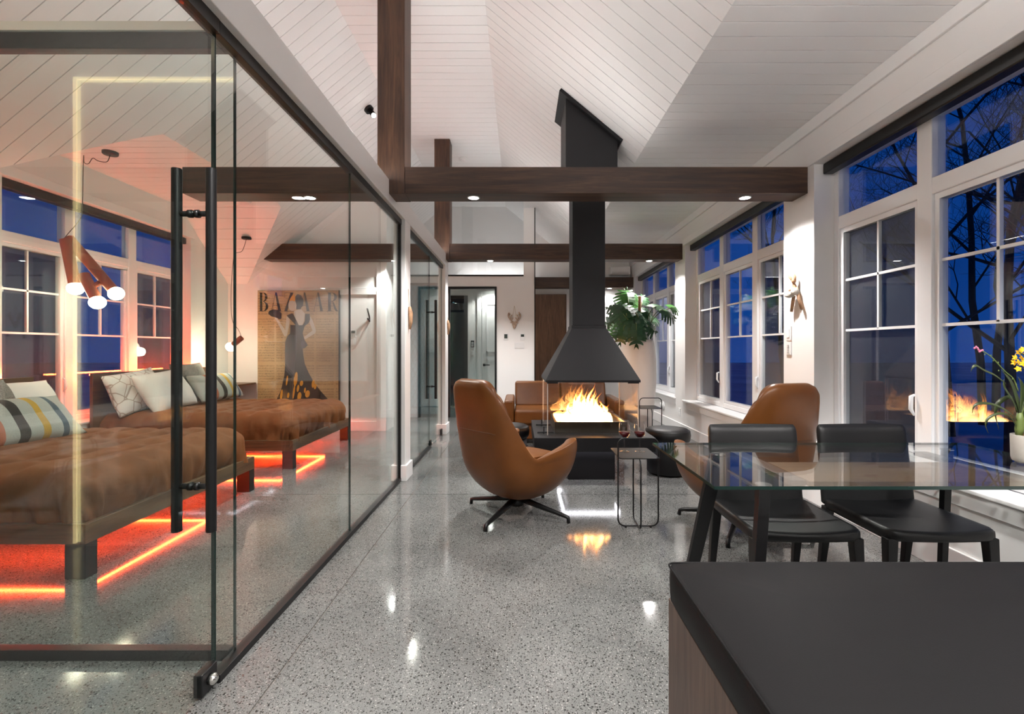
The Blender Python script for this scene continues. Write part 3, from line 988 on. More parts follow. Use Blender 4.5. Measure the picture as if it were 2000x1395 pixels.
# walnut sliding door, air conditioner at the far wall
wd = thing('door_3', None, None, (0.65, 10.05, 0), kind='structure')
box('door_leaf', (0.30, 0.985, 10.03, 10.07, 0.01, 2.375), M['walnut_door'], wd, bevel=0.003)
box('door_leaf_edge', (0.979, 0.986, 10.028, 10.072, 0.01, 2.375), M['black'], wd)
MB().tube([(0.90, 10.03, 0.95), (0.90, 9.99, 0.95), (0.90, 9.99, 1.25), (0.90, 10.03, 1.25)], 0.010, 8).obj('handle', M['black'], wd)
ac = thing('air_conditioner', 'white wall air conditioner above the far beam at the right', 'air conditioner', (2.1, 10.0, 2.76))
box('housing', (1.88, 2.31, 9.90, 10.1, 2.765, 2.945), M['plate'], ac, bevel=0.03, seg=4)
box('louvre', (1.92, 2.27, 9.895, 9.905, 2.79, 2.81), M['led_housing'], ac)
box('louvre', (1.92, 2.27, 9.895, 9.905, 2.82, 2.826), M['led_housing'], ac)

# ---------------------------------------------------------------- timber beams and posts
def beam(label, x0, x1, y0, cut_left=None, z0=2.485, z1=2.70):
    if cut_left:
        m = MB().hexa([(x0 - cut_left, y0, z0), (x1, y0, z0), (x1, y0 + 0.22, z0), (x0 - cut_left, y0 + 0.22, z0), (x0, y0, z1), (x1, y0, z1), (x1, y0 + 0.22, z1), (x0, y0 + 0.22, z1)])
    else:
        m = MB().box(x0, x1, y0, y0 + 0.22, z0, z1)
    return tag(m.obj('tie_beam', M['beam_x'], bevel=0.004), label, 'beam', 'dark timber tie beams')
beam('long dark timber tie beam nearest the camera, from the thick post to the right wall', -0.931, XR, 3.865)
beam('short dark timber beam nearest the camera, inside the glass bedroom', -2.74, -1.157, 3.865)
beam('second dark timber tie beam passing behind the black flue', -1.002, XR, 6.84, None, 2.51, 2.735)
beam('second dark timber beam inside the bedroom, above the painting', -3.49, -1.228, 6.84, 0.22, 2.51, 2.735)
beam('farthest dark timber tie beam, below the air conditioner', -1.3, XR, 9.80)
beam('dark timber tie beam overhead by the kitchen', -1.06, XR, 0.89)
for lab, x0, y0, top, zb in (('thick dark timber post rising from the near beam to the ridge', -1.155, 3.862, ZR, 2.482), ('thinner looking dark timber post standing on the second beam', -1.226, 6.837, ZR, 2.507)):
    p = box('king_post', (x0, x0 + 0.222, y0, y0 + 0.226, zb, top), M['beam_z'], bevel=0.004)
    tag(p, lab, 'post', 'timber posts')

# fill strips added on beam tops and glass header to brighten the ceiling
def strip(label, b, mat, name='led_strip', cat='led strip'):
    return tag(box(name, b, mat), label, cat)
strip('added upward fill strip lying on top of the near beam', (-0.85, 0.9, 3.95, 3.99, 2.701, 2.71), M['fill_strip'])
strip('added upward fill strip lying on top of the second beam', (-0.9, 0.9, 6.93, 6.97, 2.736, 2.746), M['fill_strip'])
strip('added upward fill strip lying along the top of the white glass header', (-1.135, -1.095, 1.0, 3.8, 2.601, 2.61), M['fill_strip'])
strip('added upward fill strip on the far end of the white header', (-1.135, -1.095, 4.3, 6.8, 2.601, 2.61), M['fill_strip'])
strip('added upward fill strip lying on the farthest beam', (-1.25, 0.2, 9.86, 9.9, 2.701, 2.71), M['fill_strip'])  # added to lift the upper far wall
strip('added upward fill strip on the kitchen beam', (0.2, 2.25, 0.98, 1.02, 2.701, 2.71), M['fill_strip_kitchen'])  # out of view, added to brighten the flat right ceiling

# downlights in the beams
def downlight(label, x, y, z, power=POWER_DOWN, ang=136):
    d = thing('downlight', label, 'downlight', (x, y, z), group='round downlights set in the timber beams')
    MB().lathe([(0.040, 0.0), (0.052, 0.0), (0.052, -0.004), (0.042, -0.006), (0.040, 0.0)], 24, (x, y, z)).obj('trim_ring', M['plate'], d, smooth=True)
    MB().lathe([(0.0, -0.0035), (0.041, -0.0035), (0.041, -0.001), (0.0, -0.001)], 24, (x, y, z)).obj('lens', M['lens'], d)
    li = bpy.data.lights.new('downlight_lamp', 'SPOT')
    li.energy = power
    li.spot_size = R(ang)
    li.spot_blend = 0.55
    li.shadow_soft_size = 0.045
    li.color = (1.0, 0.965, 0.935)
    lo = bpy.data.objects.new('downlight_lamp', li)
    COL.objects.link(lo)
    lo.parent = d
    lo.location = (0, 0, -0.012)
for x, y, z, lab in ((-1.75, 3.975, 2.485, 'glowing downlight under the near beam inside the glass bedroom'),
                     (-0.385, 3.975, 2.485, 'glowing downlight under the near beam left of the flue'),
                     (1.88, 3.975, 2.485, 'glowing downlight under the near beam beside the right wall'),
                     (-1.83, 6.95, 2.51, 'glowing downlight under the second beam seen through the glass'),
                     (-0.43, 6.95, 2.51, 'glowing downlight under the second beam above the back wall door'),
                     (1.89, 6.95, 2.51, 'glowing downlight under the second beam above the monstera'),
                     (1.87, 9.91, 2.485, 'glowing downlight under the farthest beam above the plant'),
                     (-0.6, 9.91, 2.4851, 'downlight under the farthest beam over the entrance'),
                     (-0.4, 1.0, 2.485, 'added unseen downlight under the kitchen beam above the floor walkway'),  # kitchen beam lamps stay out of view, added for fill light
                     (0.75, 1.0, 2.485, 'added unseen downlight under the kitchen beam above the leather bench'),
                     (1.88, 1.0, 2.485, 'added unseen downlight under the kitchen beam near the window')):
    downlight(lab, x, y, z, 45 if y > 9 else POWER_DOWN)
# fill lamps added as kitchen ceiling downlights, unseen behind the camera
for x, y, lab in ((1.7, -0.6, 'added unseen ceiling downlight in the kitchen near the window'), (1.7, -1.8, 'added unseen ceiling downlight in the kitchen corner')):
    downlight(lab, x, y, ZF - 0.002)

# spot heads on the left slope
def spothead(label, x, y, aim):
    z = slopeL(x)
    s = thing('ceiling_spotlight', label, 'spotlight', (x, y, z), group='black spotlights on the left slope')
    n = Vector((PIT, 0, -1)).normalized()
    p = Vector((x, y, z))
    MB().tube([p, p + n * 0.035], 0.055, 20).obj('canopy', M['black'], s)
    MB().tube([p + n * 0.03, p + n * 0.075], 0.010, 8).obj('arm', M['black'], s)
    q = p + n * 0.09
    a = Vector(aim).normalized()
    h = MB().tube([q - a * 0.055, q + a * 0.05], 0.032, 18).obj('lamp_head', M['black'], s)
    MB().tube([q + a * 0.0505, q + a * 0.053], 0.026, 16).obj('lens', M['spotlens'], h)
    li = bpy.data.lights.new('spot_lamp', 'SPOT')
    li.energy = 110
    li.spot_size = R(75)
    li.spot_blend = 0.6
    li.shadow_soft_size = 0.03
    li.color = (1.0, 0.95, 0.88)
    lo = bpy.data.objects.new('spot_lamp', li)
    COL.objects.link(lo)
    lo.parent = s
    lo.location = (q + a * 0.058) - p
    lo.rotation_euler = a.to_track_quat('-Z', 'Y').to_euler()
spothead('black ceiling spotlight on the left slope, shining beside the thick post', -1.80, 5.65, (0.45, -0.75, -0.7))
spothead('small black ceiling spotlight on the left slope, below the near beam line', -1.93, 8.1, (0.5, -0.5, -0.9))
# smoke detectors
for lab, x, y, z in (('round white smoke detector on the flat dormer ceiling', -3.35, 5.83, ZF), ('round white smoke detector on the ridge ceiling, near the second post', -0.90, 7.55, ZR)):
    sd = thing('smoke_detector', lab, 'smoke detector', (x, y, z))
    MB().lathe([(0.0, -0.045), (0.045, -0.045), (0.055, -0.035), (0.058, -0.015), (0.0, -0.015)], 24, (x, y, z)).obj('cover', M['plate'], sd, smooth=True, bevel=0.003)
    MB().lathe([(0.0, -0.016), (0.066, -0.016), (0.068, -0.010), (0.068, 0.0), (0.0, 0.0)], 24, (x, y, z)).obj('base', M['plate'], sd, smooth=True)

# warm led strips on the vestibule wall (they show as a reflection in the bedroom glass)
ws = thing('led_strip', 'warm white led strip framing the wall panel beside the glass door', 'led strip', (-2.78, 0.805, 0))
box('vertical_strip', (-2.756, -2.738, 0.801, 0.812, 0.02, 2.90), M['warm_led'], ws)
box('horizontal_strip', (-2.738, -1.15, 0.801, 0.812, 2.884, 2.90), M['warm_led'], ws)

# outside: ground and bare trees
gr = box('ground', (2.7, 60, -40, 60, -0.7, -0.5), M['snow'])
struct(gr)
struct(box('ground', (-60, -4.7, -40, 60, -0.7, -0.5), M['snow']))

# ================================================================ fireplace
FX, FY = 0.67, 4.77
M['fire_edge'] = pbr('pale_glass_edge', (0.45, 0.40, 0.36), 0.2)
fp = thing('fireplace', 'suspended charcoal steel fireplace with tapered hood and glass firebox', 'fireplace', (FX, FY, 0))
box('plinth', (FX - 0.22, FX + 0.22, FY - 0.32, FY + 0.32, 0, 0.305), M['steel_black'], fp, bevel=0.003)
box('hearth_slab', (FX - 0.54, FX + 0.54, FY - 0.54, FY + 0.54, 0.305, 0.43), M['steel_black'], fp, bevel=0.003)
led = MB()
for (a, b, c, d) in ((-0.26, 0.26, -0.365, -0.35), (-0.26, 0.26, 0.35, 0.365), (-0.265, -0.25, -0.35, 0.35), (0.25, 0.265, -0.35, 0.35)):
    led.box(FX + a, FX + b, FY + c, FY + d, 0.297, 0.304)
led.obj('under_light', M['white_led'], fp)
GZ0, GZ1 = 0.432, 0.925
gw = 0.415
for nm, b in (('glass_panel', (FX - gw, FX + gw, FY - gw, FY - gw + 0.008, GZ0, GZ1)), ('glass_panel', (FX - gw, FX + gw, FY + gw - 0.008, FY + gw, GZ0, GZ1)),
              ('glass_panel', (FX - gw, FX - gw + 0.008, FY - gw + 0.009, FY + gw - 0.009, GZ0, GZ1)), ('glass_panel', (FX + gw - 0.008, FX + gw, FY - gw + 0.009, FY + gw - 0.009, GZ0, GZ1))):
    box(nm, b, M['fglass'], fp)
for sx in (-1, 1):
    for sy in (-1, 1):
        box('glass_corner', (FX + sx * gw - 0.004, FX + sx * gw + 0.004, FY + sy * gw - 0.004, FY + sy * gw + 0.004, GZ0, GZ1), M['fire_edge'], fp)
        box('glass_clip', (FX + sx * (gw - 0.045) - 0.05, FX + sx * (gw - 0.045) + 0.05, FY + sy * gw - 0.012, FY + sy * gw + 0.012, 0.905, 0.925), M['black'], fp)
for yy in (FY - 0.34, FY + 0.1):
    cl_ = MB().tube([(FX - gw - 0.09, yy, 0.445), (FX - gw + 0.06, yy, 0.445)], 0.008, 8).obj('glass_foot', M['black'], fp)
    MB().tube([(FX - gw - 0.03, yy, 0.432), (FX - gw - 0.03, yy, 0.50)], 0.005, 8).obj('foot_pin', M['black'], cl_)
bx = MB()
bx.box(FX - 0.34, FX + 0.34, FY - 0.30, FY - 0.28, 0.43, 0.535)
bx.box(FX - 0.34, FX + 0.34, FY + 0.28, FY + 0.30, 0.43, 0.535)
bx.box(FX - 0.34, FX - 0.32, FY - 0.28, FY + 0.28, 0.43, 0.535)
bx.box(FX + 0.32, FX + 0.34, FY - 0.28, FY + 0.28, 0.43, 0.535)
bx.box(FX - 0.32, FX + 0.32, FY - 0.28, FY + 0.28, 0.43, 0.50)
bx.obj('burner_tray', pbr('burner_metal', (0.10, 0.08, 0.06), 0.28, 0.8), fp)
# hood: tapered, hollow
hd_ = MB()
def ring(h, z): return [(FX - h, FY - h, z), (FX + h, FY - h, z), (FX + h, FY + h, z), (FX - h, FY + h, z)]
rs = [ring(0.395, 0.915), ring(0.432, 0.915), ring(0.432, 0.935), ring(0.168, 1.42), ring(0.155, 1.42), ring(0.40, 0.945)]
vs = [p for r_ in rs for p in r_]
fs = []
for i in range(len(rs)):
    j = (i + 1) % len(rs)
    for k in range(4):
        l = (k + 1) % 4
        fs.append((i * 4 + k, i * 4 + l, j * 4 + l, j * 4 + k))
hood = hd_.add(vs, fs).obj('hood', M['steel_black'], fp)
box('hood_collar', (FX - 0.168, FX + 0.168, FY - 0.168, FY + 0.168, 1.42, 1.45), M['steel_black'], fp, bevel=0.003)
box('flue', (FX - 0.158, FX + 0.158, FY - 0.158, FY + 0.158, 1.45, 3.10), M['steel_black'], fp, bevel=0.003)
def slopeR(x): return ZR - (x - RX1) * PIT
ca, cb, cy0, cy1 = 0.435, 0.925, 4.50, 5.03
MB().hexa([(ca, cy0, 2.78), (cb, cy0, 2.78), (cb, cy1, 2.78), (ca, cy1, 2.78),
           (ca, cy0, slopeR(ca) + 0.0), (cb, cy0, slopeR(cb) + 0.0), (cb, cy1, slopeR(cb)), (ca, cy1, slopeR(ca))]).obj('flue_chase', M['steel_black'], fp, bevel=0.003)
e = 0.045
def sl(x, y, d):
    n = Vector((-PIT, 0, -1)).normalized()
    return Vector((x, y, slopeR(x))) + n * d
MB().hexa([sl(ca - e, cy0 - e, 0.03), sl(cb + e, cy0 - e, 0.03), sl(cb + e, cy1 + e, 0.03), sl(ca - e, cy1 + e, 0.03),
           sl(ca - e, cy0 - e, 0.001), sl(cb + e, cy0 - e, 0.001), sl(cb + e, cy1 + e, 0.001), sl(ca - e, cy1 + e, 0.001)]).obj('ceiling_flange', M['steel_black'], fp, bevel=0.002)
# logs
fire = thing('fire', 'bright orange flames burning in the glass firebox', 'fire', (FX, FY, 0.5))
rnd = random.Random(11)
for k in range(84):
    u = rnd.uniform(-1, 1)
    fx_ = FX - 0.02 + u * 0.28
    fy_ = FY + rnd.uniform(-0.2, 0.2)
    env = max(0.12, 1 - 0.75 * abs(u - 0.05) ** 1.4)
    if k < 30:                      # low broad glowing base
        h = rnd.uniform(0.09, 0.20) * (0.45 + 0.55 * env)
        rr = rnd.uniform(0.035, 0.06)
    else:                           # thin licking tongues
        h = rnd.uniform(0.16, 0.40) * env
        rr = rnd.uniform(0.012, 0.030)
    ph = rnd.uniform(0, 6)
    sw = rnd.uniform(0.02, 0.06)
    lean = -u * 0.06 + rnd.uniform(-0.03, 0.03)
    pts, rad = [], []
    for i in range(17):
        t_ = i / 16
        prof = (math.sin(PI * min(1, t_ * 1.55 + 0.18)) if t_ < 0.3 else (1 - (t_ - 0.3) / 0.7) ** 1.1 * 0.97)
        prof *= 1 + 0.18 * math.sin(ph * 3 + t_ * 13)
        pts.append((fx_ + lean * t_ + sw * t_ * math.sin(ph + t_ * 6.5), fy_ + sw * t_ * math.cos(ph * 1.3 + t_ * 4), 0.50 + h * t_))
        rad.append(max(0.001, rr * prof))
    MB().tube(pts, rad, 10).obj('flame', M['flame'], fire, smooth=True)
li = bpy.data.lights.new('fire_light', 'POINT')
li.energy = 45
li.color = (1.0, 0.50, 0.17)
li.shadow_soft_size = 0.025
lo = bpy.data.objects.new('fire_light', li)
COL.objects.link(lo)
lo.parent = fire
lo.location = (0, 0, 0.07)

# ================================================================ lounge chairs
def lounge_chair(label, x, y, rotz, legrot):
    c = thing('swivel_armchair', label, 'armchair', (x, y, 0), rotz, 'cognac leather swivel armchairs', world=False)
    def prof(th):
        """rim height as a function of the angle from the back (degrees)"""
        a = abs(th)
        if a < 21: return 1.01
        if a < 42: return 1.01 - 0.115 * (1 - math.sqrt(max(0, 1 - ((a - 21) / 21.0) ** 2)))
        if a < 62:
            t = (a - 42) / 20
            t = t * t * (3 - 2 * t)
            return 0.895 * (1 - t) + 0.485 * t
        return 0.485 + 0.085 * ((a - 62) / 73)
    def outer(th, v):
        H = prof(th)
        s, co = math.sin(R(th)), math.cos(R(th))
        n = 3.6
        sup = (abs(s) ** n + abs(co) ** n) ** (-1 / n)
        ax, ay = 0.375, 0.36
        if v < 0.45:
            t = v / 0.45
            rad = 0.10 + 0.90 * math.sin(t * PI / 2) ** 0.85
            z = 0.125 + (0.44 - 0.125) * (1 - math.cos(t * PI / 2)) ** 1.0
            sup = 1 + (sup - 1) * t
        else:
            t = (v - 0.45) / 0.55
            rad = 1.0 + 0.02 * math.sin(t * PI)
            z = 0.44 + (H - 0.44) * t
        up = max(0, z - 0.44)
        w = 1 - min(1, max(0, (abs(th) - 50) / 20))
        px_ = s * sup * ax * rad * (1 - 0.22 * (up / 0.56) * w)
        py_ = -co * sup * ay * rad
        py_ -= up * 0.24 * min(1, max(0, co) * 1.6)
        # gentle hollow of the back
        return (px_, py_ + 0.02, z)
    A = 135
    ths = [-135, -128, -118, -106, -94, -82, -72, -66, -62, -58, -54, -50, -46, -43.5, -42, -40.5, -38.5, -36, -33, -29, -23, -16, -9, -3]
    ths = ths + [-t_ for t_ in ths[::-1]]
    NT = len(ths)
    sh = MB().grid(lambda u, v: outer(ths[int(round(u * (NT - 1)))], v), NT, 18)
    shell = sh.obj('shell', M['cognac'], c, smooth=True, solid=0.085, sub=1)
    # bottom pan
    MB().lathe([(0.0, 0.118), (0.06, 0.12), (0.10, 0.135), (0.10, 0.16), (0.0, 0.17)], 24).obj('seat_pan', M['cognac'], c, smooth=True)
    # seat cushion
    def cush(u, v):
        a = 2 * PI * u
        t = v * 2 - 1
        k = math.sqrt(max(0, 1 - abs(t) ** 3))
        s, co = math.sin(a), math.cos(a)
        sup = (abs(s) ** 3.2 + abs(co) ** 3.2) ** (-1 / 3.2)
        return (s * sup * 0.29 * k, co * sup * 0.30 * k + 0.06, 0.375 + t * 0.075)
    MB().grid(cush, 32, 10, wrap=True).obj('seat_cushion', M['cognac'], c, smooth=True)
    # back cushion
    def bc(u, v):
        a = 2 * PI * u
        t = v * 2 - 1
        k = math.sqrt(max(0, 1 - abs(t) ** 3))
        s, co = math.sin(a), math.cos(a)
        sup = (abs(s) ** 3.5 + abs(co) ** 3.5) ** (-1 / 3.5)
        zz = 0.69 + co * sup * 0.25 * k
        return (s * sup * (0.225 - 0.07 * max(0, zz - 0.6)) * k, -0.215 - (zz - 0.44) * 0.24 + t * 0.05, zz)
    MB().grid(bc, 32, 10, wrap=True).obj('back_cushion', M['cognac'], c, smooth=True)
    # seam along the rear
    pts = [Vector(outer(th, 0.66)) + Vector((0, -0.001, 0)) for th in range(-30, 31, 5)]
    MB().tube(pts, 0.0022, 6).obj('seam', M['cognac_seam'], shell)
    MB().lathe([(0.0, 0.06), (0.05, 0.06), (0.055, 0.08), (0.05, 0.12), (0.0, 0.12)], 16).obj('column', M['black'], c, smooth=True)
    for k in range(4):
        a = R(legrot + 90 * k)
        d = Vector((math.cos(a), math.sin(a), 0))
        pts = [d * 0.02 + Vector((0, 0, 0.115)), d * 0.22 + Vector((0, 0, 0.075)), d * 0.385 + Vector((0, 0, 0.045)), d * 0.415 + Vector((0, 0, 0.036)), d * 0.42 + Vector((0, 0, 0.0))]
        MB().tube(pts, [0.026, 0.020, 0.015, 0.014, 0.014], 8).obj('leg', M['black'], c, smooth=True)
    return c
lounge_chair('cognac leather swivel armchair at the left of the fireplace, back to the glass wall', -0.02, 3.55, R(-46), 16)
lounge_chair('cognac leather swivel armchair at the right, behind the dining chairs', 1.52, 3.27, R(15), 40)

# ================================================================ sofa
sf = thing('sofa', 'cognac leather two seat sofa behind the fireplace', 'sofa', (0.6, 6.5, 0))
S0, S1 = -0.20, 1.34
box('base', (S0 + 0.02, S1 - 0.02, 6.10, 6.93, 0.06, 0.26), M['cognac'], sf, bevel=0.02, seg=3)
for a, b in ((S0, S0 + 0.13), (S1 - 0.13, S1)):
    box('arm', (a, b, 6.06, 6.93, 0.06, 0.565), M['cognac'], sf, bevel=0.03, seg=4)
mid = (S0 + S1) / 2
for a, b in ((S0 + 0.135, mid - 0.003), (mid + 0.003, S1 - 0.135)):
    box('seat_cushion', (a, b, 6.04, 6.75, 0.26, 0.445), M['cognac'], sf, bevel=0.035, seg=4)
    m = MB().hexa([(a, 6.58, 0.43), (b, 6.58, 0.43), (b, 6.82, 0.43), (a, 6.82, 0.43), (a, 6.70, 0.765), (b, 6.70, 0.765), (b, 6.88, 0.765), (a, 6.88, 0.765)])
    m.obj('back_cushion', M['cognac'], sf, bevel=0.035, seg=4)
for a in (S0 + 0.08, S1 - 0.08):
    for b in (6.14, 6.86):
        box('leg', (a - 0.025, a + 0.025, b - 0.025, b + 0.025, 0, 0.06), M['black'], sf)

# ================================================================ poufs
def pouf(label, x, y):
    p = thing('pouf', label, 'pouf', (x, y, 0), group='round black leather poufs')
    MB().lathe([(0.0, 0.015), (0.185, 0.015), (0.195, 0.03), (0.195, 0.30), (0.185, 0.315), (0.0, 0.315)], 40, (x, y, 0)).obj('drum', M['black_leather'], p, smooth=True, bevel=0.004)
    MB().lathe([(0.0, 0.45), (0.13, 0.448), (0.19, 0.44), (0.215, 0.42), (0.222, 0.38), (0.215, 0.335), (0.20, 0.318), (0.0, 0.318)], 40, (x, y, 0)).obj('cushion', M['black_leather'], p, smooth=True)
    MB().tube([(x + 0.212 * math.cos(a * PI / 20), y + 0.212 * math.sin(a * PI / 20), 0.424) for a in range(40)], 0.003, 6, closed=True).obj('piping', M['black_leather'], p, smooth=True)
    for k in range(4):
        a = PI / 4 + k * PI / 2
        MB().lathe([(0.0, 0.0), (0.015, 0.0), (0.015, 0.016), (0.0, 0.016)], 12, (x + 0.15 * math.cos(a), y + 0.15 * math.sin(a), 0)).obj('foot', M['black'], p)
pouf('round black leather pouf right of the fireplace by the wine table', 1.45, 4.68)
pouf('round black leather pouf left of the fireplace, half hidden by the armchair', -0.12, 4.90)

# ================================================================ wire side tables
def side_table(label, x, y, rotz):
    t = thing('side_table', label, 'side table', (x, y, 0), rotz, 'black wire side tables', world=False)
    def loop(w, z0, z1, r, plane, off):
        pts = []
        for (a, b) in roundrect(w, z1 - z0, r, 6):
            pts.append((a, off, b + (z0 + z1) / 2) if plane == 'x' else (off, a, b + (z0 + z1) / 2))
        return MB().tube(pts, 0.0055, 8, closed=True)
    loop(0.275, 0.012, 0.61, 0.045, 'x', -0.12).obj('frame_loop', M['black'], t, smooth=True)
    # second support: open loop under the tray, running front to back
    pts = [(0.0, 0.02, 0.478)] + [(0.0, 0.02 + 0.03 * 0, 0.45)] + [(0.0, 0.02, 0.06), (0.0, 0.01, 0.022), (0.0, -0.02, 0.012), (0.0, -0.16, 0.012), (0.0, -0.185, 0.022), (0.0, -0.195, 0.05), (0.0, -0.195, 0.43), (0.0, -0.18, 0.465), (0.0, -0.15, 0.478)]
    MB().tube(pts, 0.0055, 8).obj('tray_support', M['black'], t, smooth=True)
    poly = roundrect(0.275, 0.35, 0.025, 4)
    MB().prism([(a, b) for a, b in poly], 0.479, 0.484, 'xy').obj('tray', pbr('black_tray', (0.006, 0.006, 0.007), 0.3, 0, 0.3), t)
    for a in (-0.085, 0.085):
        MB().lathe([(0.0, 0.0), (0.008, 0.0), (0.008, 0.008), (0.0, 0.008)], 10, (a, -0.12, 0)).obj('foot', M['black'], t)
    return t
side_table('small black wire side table holding two wine glasses', 0.81, 3.375, 0)
side_table('small black wire side table beside the tall white planter', 1.63, 6.05, 0)
def wine_glass(label, x, y):
    z = 0.4845
    g = thing('wine_glass', label, 'wine glass', (x, y, z), group='glasses of red wine')
    prof = [(0.0, 0.0), (0.034, 0.0), (0.034, 0.0015), (0.012, 0.004), (0.005, 0.010), (0.0038, 0.03), (0.0038, 0.085), (0.008, 0.093), (0.026, 0.106), (0.038, 0.125), (0.041, 0.145), (0.038, 0.175), (0.032, 0.215),
            (0.0312, 0.215), (0.0372, 0.175), (0.0402, 0.145), (0.0372, 0.1255), (0.025, 0.107), (0.007, 0.0945), (0.0, 0.0935)]
    MB().lathe(prof, 28, (x, y, z)).obj('bowl_and_stem', M['wineglass'], g, smooth=True)
    MB().lathe([(0.0, 0.095), (0.0068, 0.0955), (0.0245, 0.108), (0.0365, 0.126), (0.0392, 0.142), (0.0, 0.142)], 28, (x, y, z)).obj('wine', M['wine'], g, smooth=True)
wine_glass('left glass of red wine on the wire side table', 0.752, 3.42)
wine_glass('right glass of red wine on the wire side table', 0.862, 3.42)

# ================================================================ glass dining table
TX0, TX1, TY0, TY1, TZ = 0.668, 2.22, 1.632, 2.39, 0.75
tb = thing('dining_table', 'glass topped dining table with black legs beside the window', 'table', (1.45, 2.0, 0))
box('glass_top', (TX0, TX1, TY0, TY1, TZ - 0.012, TZ), M['tglass'], tb)
for b in ((TX0, TX1, TY0 - 0.0015, TY0), (TX0, TX1, TY1, TY1 + 0.0015)):
    box('glass_edge', (b[0], b[1], b[2], b[3], TZ - 0.012, TZ - 0.0005), M['glass_edge'], tb)
for b in ((TX0 - 0.0015, TX0), (TX1, TX1 + 0.0015)):
    box('glass_edge', (b[0], b[1], TY0, TY1, TZ - 0.012, TZ - 0.0005), M['glass_edge'], tb)
for (tx, ty, bx_, by_, w) in ((0.915, 2.20, 0.83, 2.375, 0.034), (0.87, 1.70, 0.785, 1.63, 0.021), (2.065, 2.30, 2.075, 2.345, 0.018), (2.09, 1.72, 2.14, 1.63, 0.021)):
    lg = MB().frustum(bx_, by_, 0.0, w * 0.8, 0.014, tx, ty, TZ - 0.016, w, 0.016).obj('leg', M['black'], tb, bevel=0.002)
    MB().lathe([(0.0, 0.0), (0.028, 0.0), (0.028, 0.004), (0.0, 0.004)], 16, (tx, ty, TZ - 0.016)).obj('glass_pad', M['chrome'], lg)
box('wood_panel', (1.06, 1.87, 1.74, 2.04, TZ - 0.034, TZ - 0.014), M['oak'], tb, bevel=0.002)
for xx in (1.03, 1.90):
    MB().box(xx - 0.03, xx + 0.03, 1.76, 2.26, TZ - 0.034, TZ - 0.016).obj('cross_bar', M['black'], tb)

# ================================================================ dining chairs
def dining_chair(label, x, yfront):
    c = thing('dining_chair', label, 'chair', (x, yfront, 0), 0, 'black leather dining chairs', world=False)
    hw = 0.235
    # seat pad: slightly dished and rounded front
    def seat(u, v):
        a = 2 * PI * u
        t = v * 2 - 1
        s, co = math.sin(a), math.cos(a)
        sup = (abs(s) ** 14 + abs(co) ** 14) ** (-1 / 14)
        k = 1 - 0.03 * abs(t) ** 3
        if abs(t) > 0.999: k = 0.001
        xx = s * sup * hw * k
        yy = -co * sup * 0.225 * k + 0.225
        yy -= 0.03 * (1 - (xx / hw) ** 2) * max(0, 1 - yy / 0.2) if yy < 0.2 else 0
        zz = 0.43 + 0.028 * t - 0.012 * (1 - (xx / hw) ** 2) * (1 if t > 0 else 0)
        return (xx, yy, zz)
    sm = MB()
    rows = [(-1, 0.002), (-1, 0.6), (-0.98, 0.975), (-0.6, 1.0), (0.0, 1.0), (0.6, 0.995), (0.95, 0.965), (1.0, 0.90), (1.0, 0.5), (1.0, 0.002)]
    def srow(u, v):
        t, k = rows[int(round(v * (len(rows) - 1)))]
        a = 2 * PI * u
        s, co = math.sin(a), math.cos(a)
        sup = (abs(s) ** 14 + abs(co) ** 14) ** (-1 / 14)
        xx = s * sup * hw * k
        yy = -co * sup * 0.225 * k + 0.225
        if yy < 0.2: yy -= 0.016 * (1 - min(1, (xx / hw) ** 2)) * (1 - yy / 0.2)
        zz = 0.435 + 0.025 * t - (0.010 * (1 - min(1, (xx / hw) ** 2)) if t > 0 else 0)
        return (xx, yy, zz)
    sm.grid(srow, 80, len(rows), wrap=True).obj('seat', M['black_leather'], c, smooth=True)
    # back: leaning panel, thicker at the top, slightly narrower above
    def bk(u, v):
        a = 2 * PI * u
        s, co = math.sin(a), math.cos(a)
        sup = (abs(s) ** 5 + abs(co) ** 5) ** (-1 / 5)
        z = 0.425 + v * 0.40
        k = 1.0
        if v > 0.9: k = math.sqrt(max(0.02, 1 - ((v - 0.9) / 0.1) ** 2))
        if v == 0: k = 0.02
        w = hw * (1.0 - 0.04 * v)
        th = 0.019 + 0.010 * v
        curve = 0.022 * (1 - (s * sup) ** 2) * v
        return (s * sup * w * (1 - 0.045 * (1 - k)), co * sup * th * k + 0.44 + 0.055 * v + curve, z)
    MB().grid(bk, 40, 41, wrap=True).obj('backrest', M['black_leather'], c, smooth=True)
    for (lx_, ly, bx_, by_) in ((-hw + 0.023, 0.024, -hw + 0.008, 0.005), (hw - 0.023, 0.024, hw - 0.008, 0.005), (-hw + 0.024, 0.43, -hw + 0.018, 0.49), (hw - 0.024, 0.43, hw - 0.018, 0.49)):
        MB().frustum(bx_, by_, 0.0, 0.013, 0.013, lx_, ly, 0.42, 0.023, 0.021).obj('leg', M['black_leather'], c, bevel=0.004)
    return c
dining_chair('black leather dining chair at the table, left of the two', 1.215, 2.0)
dining_chair('black leather dining chair at the table, right of the two', 1.785, 2.0)

